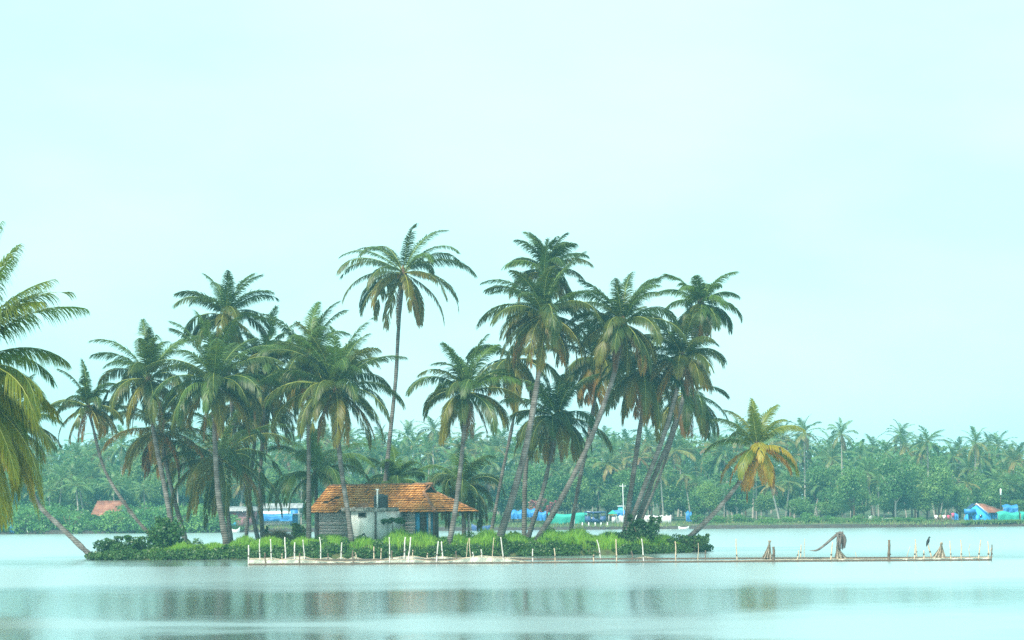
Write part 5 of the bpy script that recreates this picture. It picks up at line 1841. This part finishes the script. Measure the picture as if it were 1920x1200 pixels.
def person_seated(px, dy, shirt, label, standing=False):
    d2 = SH + dy
    b_ = P(px, 985, d2)
    b_[2] = 0.78
    root = empty('person', b_)
    tag(root, label, 'person', 'people on the far right bank')
    J = [(0, 0, 0.55), (0, 0.02, 0.75), (0, 0.03, 0.98), (0, 0.02, 1.12), (0, 0.0, 1.28),
         (-0.2, 0.0, 0.98), (-0.28, -0.12, 0.72), (-0.16, -0.35, 0.62), (0.2, 0, 0.98), (0.28, -0.12, 0.72), (0.16, -0.35, 0.62),
         (-0.11, -0.03, 0.5), (-0.15, -0.48, 0.5), (-0.14, -0.46, 0.06), (-0.14, -0.6, 0.03), (0.11, -0.03, 0.5), (0.15, -0.48, 0.5), (0.14, -0.46, 0.06), (0.14, -0.6, 0.03)]
    Rr = [0.14, 0.14, 0.15, 0.06, 0.11, 0.06, 0.045, 0.035, 0.06, 0.045, 0.035, 0.09, 0.065, 0.045, 0.035, 0.09, 0.065, 0.045, 0.035]
    if standing:
        J = [(x_, y_ * 0.3, z_ + 0.35) if i < 11 else (x_, 0, z_) for i, (x_, y_, z_) in enumerate(J)]
        for q_, zz in zip(range(11, 19), (0.82, 0.45, 0.06, 0.03) * 2):
            J[q_] = (J[q_][0], -0.12 if zz == 0.03 else 0, zz)
    E = [(0, 1), (1, 2), (2, 3), (3, 4), (2, 5), (5, 6), (6, 7), (2, 8), (8, 9), (9, 10), (0, 11), (11, 12), (12, 13), (13, 14), (0, 15), (15, 16), (16, 17), (17, 18)]
    me = bpy.data.meshes.new('body')
    me.from_pydata(J, E, [])
    o_ = bpy.data.objects.new('body', me)
    COL.objects.link(o_)
    o_.parent = root
    me.materials.append(M['skin'])
    sk = o_.modifiers.new('skin', 'SKIN')
    for i, v_ in enumerate(me.skin_vertices[0].data):
        v_.radius = (Rr[i], Rr[i])
        v_.use_root = i == 0
    sb = o_.modifiers.new('sub', 'SUBSURF')
    sb.levels = sb.render_levels = 1
    m__ = MB()
    z0 = J[0][2]
    yo = J[0][1]
    m__.tube([(0, yo, z0 - 0.08), (0, yo, z0 + 0.2), (0, yo + 0.02, z0 + 0.42), (0, yo + 0.02, z0 + 0.52)], [0.2, 0.19, 0.21, 0.1], 10)
    for s_ in (5, 8):
        m__.tube([J[2], J[s_], np.array(J[s_]) * 0.5 + np.array(J[s_ + 1]) * 0.5], [0.09, 0.085, 0.075], 7)
    m__.build('shirt', M[shirt], root, smooth=True)
    m__ = MB()
    h_ = J[4]
    m__.blob((h_[0], h_[1] + 0.025, h_[2] + 0.05), (0.115, 0.12, 0.10), seg=8, rings=6)
    m__.build('hair', M['hair'], root, smooth=True)
    return root


for (px_, sh_, lb, sd_) in ((1755.5, 'cloth_white', 'person in a white shirt sitting leftmost of the row on the bank', False), (1763.5, 'cloth_olive', 'person in an olive shirt sitting second in the row on the bank', False),
                            (1770.5, 'cloth_white', 'person in white sitting between the olive and the magenta shirts', False), (1778.5, 'cloth_red', 'person in a magenta shirt sitting on the bank', False), (1787, 'cloth_red', 'person in magenta standing rightmost beside the blue sheet', True)):
    person_seated(px_, 4.0, sh_, lb, sd_)

# ================================================================== FAR SHORE TREES
def far_crown(seed, lush=1.0, old=0.2):
    rg_ = np.random.default_rng(seed)
    m_ = MB()
    nf = 19
    for i in range(nf):
        f = i / (nf - 1)
        frond(m_, rg_, 3.7 * (0.8 + 0.25 * math.sin(math.pi * (0.2 + 0.7 * f))), 2.39996 * i + seed, R_(82 - 135 * f + rg_.normal() * 7), 0.45 + 0.5 * math.sin(math.pi * (0.2 + 0.6 * f)),
              float(np.clip(0.05 + (0.45 + old) * f + 0.06 * rg_.normal(), 0, 1)), 15, 0.95, 0.3 + 0.8 * f, rg_.normal() * 0.4, 7, 0.14, 0.05)
    return m_.mesh('crown', [M['far_frond'], M['rachis']], age=True)


protos = []
for k in range(8):
    rg_ = np.random.default_rng(300 + k)
    H_ = [12, 14, 15.5, 17, 13, 16, 10.5, 18][k]
    ln = rg_.normal() * 1.3
    root = empty('far_palm', (0, 0, 0))
    m_ = MB()
    pts = catmull([(0, 0, -0.5), (ln * 0.5, 0, H_ * 0.4), (ln * 0.9, 0, H_ * 0.75), (ln, 0, H_)], 12)
    m_.tube(pts, np.linspace(0.2, 0.12, 12), 6, cap=False)
    m_.build('trunk', M['far_trunk'], root, smooth=True)
    cr = bpy.data.objects.new('crown', far_crown(310 + k, old=0.1 + 0.3 * (k % 3) / 2))
    COL.objects.link(cr)
    cr.parent = root
    cr.location = (ln, 0, H_)
    protos.append((root, H_))


def zone(px):
    if px < 330:
        return 'behind the left mangroves and the red tiled cottage'
    if px < 600:
        return 'behind the left palm clump of the island'
    if px < 950:
        return 'beyond the roof of the tiled house'
    if px < 1290:
        return 'behind the teal netting and white compound wall'
    if px < 1620:
        return 'behind the lone leaning palm'
    return 'around the bright blue house'


rg = np.random.default_rng(401)
far_used = [False] * len(protos)


def put_palm(px, top_y, dy, label, group, proto=None, rz=None):
    d2 = SH + dy
    zt_ = P(px, top_y, d2)[2]
    z0 = 1.0 + max(0, (dy - 45) * 0.02)
    hh = max(6.0, zt_ - z0 - 2.6)        # the crown stands about 2.6 m above the trunk head
    if proto is None:
        proto = min(range(len(protos)), key=lambda i: abs(protos[i][1] - hh) + 3.5 * rg.random())
    r, H_ = protos[proto]
    if not far_used[proto]:
        far_used[proto] = True
        o_ = r
    else:
        o_ = copy_tree(r)
    x_ = P(px, 960, d2)[0]
    sc = hh / H_
    s_xy = min(1.25, max(0.8, sc)) * (0.8 + 0.5 * rg.random())
    o_.location = (x_, d2, z0)
    o_.scale = (s_xy, s_xy, sc)
    o_.rotation_euler = (0, 0, rg.random() * 6.28 if rz is None else rz)
    tag(o_, label, 'palm tree', group)
    return o_


# palms that show singly on the skyline or at the bank
put_palm(1510, 784, 46, 'tall hazy palm with a full round crown highest on the right skyline', 'far palms standing out')
put_palm(1580, 788, 55, 'hazy skyline palm with a star crown right of the highest one', 'far palms standing out')
put_palm(1742, 801, 50, 'hazy skyline palm above the broad trees left of the blue house', 'far palms standing out')
put_palm(1826, 804, 40, 'hazy palm with a long trunk standing over the blue house', 'far palms standing out')
put_palm(1462, 890, 8, 'small pale trunked palm with yellow fronds right of the lone leaning palm', 'far palms standing out')
put_palm(150, 880, 16, 'hazy palm with a wide drooping crown left of the red tiled cottage', 'far palms standing out')
put_palm(1245, 860, 22, 'hazy palm with a drooping crown above the white compound wall', 'far palms standing out')
SKY = np.array([(0, 815), (130, 810), (250, 812), (400, 800), (560, 800), (700, 798), (830, 795), (900, 800), (1000, 800), (1100, 790), (1200, 795), (1290, 806), (1350, 795), (1420, 792), (1480, 800), (1560, 812), (1640, 808), (1700, 812), (1800, 818), (1850, 815), (1920, 822), (2000, 825)])
NP = 230
for i in range(NP):
    px = -60 + 2050 * ((i * 0.61803) % 1.0)
    rowk = i % 4
    dy = (18 + 14 * rg.random(), 35 + 18 * rg.random(), 60 + 25 * rg.random(), 95 + 40 * rg.random())[rowk]
    sk_ = np.interp(px, SKY[:, 0], SKY[:, 1]) + 16 * math.sin(px * 0.021) * math.sin(px * 0.0083 + 1) + 9 * rg.normal()
    ty = sk_ + (55 + 45 * rg.random(), 25 + 45 * rg.random(), 8 + 30 * rg.random(), -4 + 26 * rg.random())[rowk]
    if rowk == 0 and 950 < px < 1290:
        dy += 14
    lab = f'hazy coconut palm in the far grove {zone(px)}'
    put_palm(px, ty, dy, lab, 'far grove palms ' + zone(px))


def crown_mesh(seed, W_, H_, n, leaf, mat):
    rg_ = np.random.default_rng(seed)
    m_ = MB()
    nl = 15
    for i in range(nl):
        a = rg_.random() * 6.28
        zz = rg_.random()
        rr = 0.36 * math.sqrt(rg_.random()) * (1 - 0.45 * zz)
        s_ = 0.16 + 0.10 * rg_.random()
        m_.leaves(rg_, (W_ * rr * math.cos(a), W_ * rr * math.sin(a), H_ * (0.15 + 0.72 * zz)), (W_ * s_, W_ * s_, H_ * s_ * 0.95), n // nl, leaf, shell=0.45)
    return m_.mesh('crown', [M[mat]])


tprotos = []
for k in range(5):
    rg_ = np.random.default_rng(500 + k)
    root = empty('broadleaf_tree', (0, 0, 0))
    m_ = MB()
    H_ = 9.0
    m_.tube([(0, 0, -0.5), (0.15, 0, 1.8), (0.1, 0.1, 3.4), (0.2, 0, 5.5)], [0.22, 0.17, 0.14, 0.06], 7)
    for b_ in range(6):
        a = rg_.random() * 6.28
        z_ = 1.2 + 2.2 * rg_.random()
        m_.tube([(0.1, 0, z_), (1.0 * math.cos(a), 1.0 * math.sin(a), z_ + 1.5), (2.0 * math.cos(a), 2.0 * math.sin(a), z_ + 3.2)], [0.10, 0.07, 0.03], 5)
    m_.build('trunk', M['far_trunk'] if k % 2 else M['sheath'], root)
    cr = bpy.data.objects.new('crown', crown_mesh(510 + k, 7.5, 7.2, 4800, 0.33, 'far_tree'))
    COL.objects.link(cr)
    cr.parent = root
    cr.location = (0, 0, 1.9)
    tprotos.append(root)
tused = [False] * 5


def put_tree(px, top_y, dy, wpx, label, group):
    d2 = SH + dy
    zt_ = P(px, top_y, d2)[2] - 0.9
    k_ = int(rg.random() * 5)
    if not tused[k_]:
        tused[k_] = True
        o_ = tprotos[k_]
    else:
        o_ = copy_tree(tprotos[k_])
    sx = wpx / PPM(d2) / 7.0
    o_.location = (P(px, 960, d2)[0], d2, 0.9)
    o_.scale = (sx, sx, zt_ / 9.0)
    o_.rotation_euler = (0, 0, rg.random() * 6.28)
    tag(o_, label, 'tree', group)


for (r, H_), u_ in zip(protos, far_used):
    if not u_:
        for ch in list(r.children):
            bpy.data.objects.remove(ch)
        bpy.data.objects.remove(r)
# trees that stand out near the bank
put_tree(1680, 862, 12, 85, 'wide dark broadleaf tree in the middle of the right shore grove', 'far trees standing out')
put_tree(1760, 875, 14, 80, 'broadleaf tree just left of the blue house', 'far trees standing out')
put_tree(1600, 880, 12, 75, 'broadleaf tree above the low pale wall\'s left end', 'far trees standing out')
put_tree(1870, 905, 20, 70, 'olive rounded tree behind the blue house roof', 'far trees standing out')
put_tree(1330, 905, 14, 60, 'light green bushy tree right of the white compound wall', 'far trees standing out')
put_tree(1010, 905, 24, 70, 'light green tree behind the flowering bougainvillea', 'far trees standing out')
for i in range(150):
    px = -50 + 2030 * ((i * 0.7548776) % 1.0)
    rowk = i % 3
    dy = (12 + 8 * rg.random(), 26 + 14 * rg.random(), 48 + 25 * rg.random())[rowk]
    ty = (905 + 35 * rg.random(), 872 + 35 * rg.random(), 848 + 25 * rg.random())[rowk]
    if rowk == 0 and (945 < px < 1295 or 1795 < px < 1915 or px < 430):
        dy += 20
        ty -= 15
    put_tree(px, ty, dy, 55 + 35 * rg.random(), f'hazy broadleaf tree in the far grove {zone(px)}', 'far grove trees ' + zone(px))

# thin pale trunks at the bank on the right (young trees)
mprotos = []
for k in range(4):
    rg_ = np.random.default_rng(600 + k)
    root = empty('mangrove_bush', (0, 0, 0))
    cr = bpy.data.objects.new('foliage', crown_mesh(610 + k, 5.5, 3.6, 1700, 0.30, 'mangrove'))
    COL.objects.link(cr)
    cr.parent = root
    cr.location = (0, 0, -0.4)
    m_ = MB()
    for b_ in range(7):
        a = rg_.random() * 6.28
        m_.tube([(0.6 * math.cos(a), 0.6 * math.sin(a), -0.6), (0.3 * math.cos(a), 0.3 * math.sin(a), 0.6), (1.2 * math.cos(a + 1), 1.2 * math.sin(a + 1), 2.3)], [0.05, 0.06, 0.03], 5)
    m_.build('roots', M['sheath'], root)
    mprotos.append(root)
mused = [False] * 4


def put_mangrove(px, top_y, dy, wpx, label, group, cat='mangrove'):
    d2 = SH + dy
    zb_ = 0.0 if dy < 1.5 else 0.6
    zt_ = P(px, top_y, d2)[2] - zb_
    k_ = int(rg.random() * 4)
    if not mused[k_]:
        mused[k_] = True
        o_ = mprotos[k_]
    else:
        o_ = copy_tree(mprotos[k_])
    sx = wpx / PPM(d2) / 5.0
    o_.location = (P(px, 980, d2)[0], d2, zb_)
    o_.scale = (sx, sx, max(0.15, zt_ / 3.0))
    o_.rotation_euler = (0, 0, rg.random() * 6.28)
    tag(o_, label, cat, group)


for i in range(34):
    px = -40 + 475 * (i + 0.6 * rg.random()) / 34
    ty = np.interp(px, [-40, 40, 100, 165, 200, 240, 300, 440], [955, 950, 950, 965, 978, 950, 945, 965]) - 8 + 16 * rg.random()
    if 165 < px < 205:
        ty = max(ty, 976)
    put_mangrove(px, ty, 0.8 + 5 * (i % 3), 74, 'mangrove bush in the hedge along the left far waterline', 'mangroves along the left far shore')
for i in range(74):
    px = 580 + 1400 * (i + 0.7 * rg.random()) / 74
    ty = 962 + 14 * rg.random()
    dy = 4.0 + 5 * rg.random()
    if 945 < px < 1300:
        ty = 976 + 5 * rg.random()
        dy = 12 + 4 * rg.random()
    if 1800 < px < 1925:
        ty = 981 + 2 * rg.random()
        dy = 2.5
    if 1740 < px < 1800:
        ty = 978
        dy = 8
    put_mangrove(px, ty, dy, 36, f'low scrub bush on the far bank {zone(px)}', 'low scrub ' + zone(px), 'bush')
bush('bougainvillea', 'dusty red flowering bougainvillea above the blue tarpaulins', 1010, 985, SH + 14, 44, 46, 'red_flower', 1500, 0.32, 10, 91, z0=0.9)
bush('bougainvillea', 'smaller red flowering bougainvillea beside the slanting trunk', 1034, 985, SH + 15, 30, 40, 'red_flower', 900, 0.32, 8, 92, z0=0.9)

# far-off wood closing the gaps between the trees
m_ = MB()
rg_ = np.random.default_rng(701)
for i in range(330):
    px = -150 + 2220 * (i + rg_.random()) / 330
    d2 = SH + 150 + 30 * rg_.random()
    sk_ = np.interp(px, SKY[:, 0], SKY[:, 1])
    top = P(px, sk_ + 22 + 14 * rg_.random(), d2)
    x_, zt_ = top[0], top[2]
    for f in (0.2, 0.55, 0.86):
        m_.leaves(rg_, (x_ + rg_.normal(), d2 + rg_.normal() * 2, zt_ * f), (2.6, 2.4, zt_ * 0.2), 75, 1.0, shell=0.4)
tag(m_.build('distant_woods', M['far_tree']), 'hazy mass of trees closing the horizon behind the far groves', 'woods', kind='stuff')
# grass along the far bank
m_ = MB()
n = 7000
px = -40 + 2000 * rg_.random(n)
dy = 0.6 + 9 * rg_.random(n) ** 1.3
y = SH + dy
x = (px - 960) / FPX * y
grass_blades(m_, x, y, np.interp(dy, [0.3, 1.2, 4, 14], [0.3, 0.55, 0.8, 1.0]), 0.2 + 0.3 * rg_.random(n), 0.10, rg_, 0.5)
tag(m_.build('bank_grass', M['bank_grass']), 'rough green grass along the far bank', 'grass', kind='stuff')

# ================================================================== HAZE
m, t, b = material('haze')
t.nodes.remove(b)
pv = t.nodes.new('ShaderNodeVolumePrincipled')
pv.inputs['Color'].default_value = (0.30, 0.80, 1.0, 1)
pv.inputs['Density'].default_value = 0.0003
pv.inputs['Anisotropy'].default_value = 0.2
t.links.new(pv.outputs[0], t.nodes['Material Output'].inputs['Volume'])
mb = MB()
mb.bx(-640, 640, -80, 1000, -3, 32)
tag(mb.build('haze', m), 'pale blue haze over the lagoon', 'haze', kind='stuff')
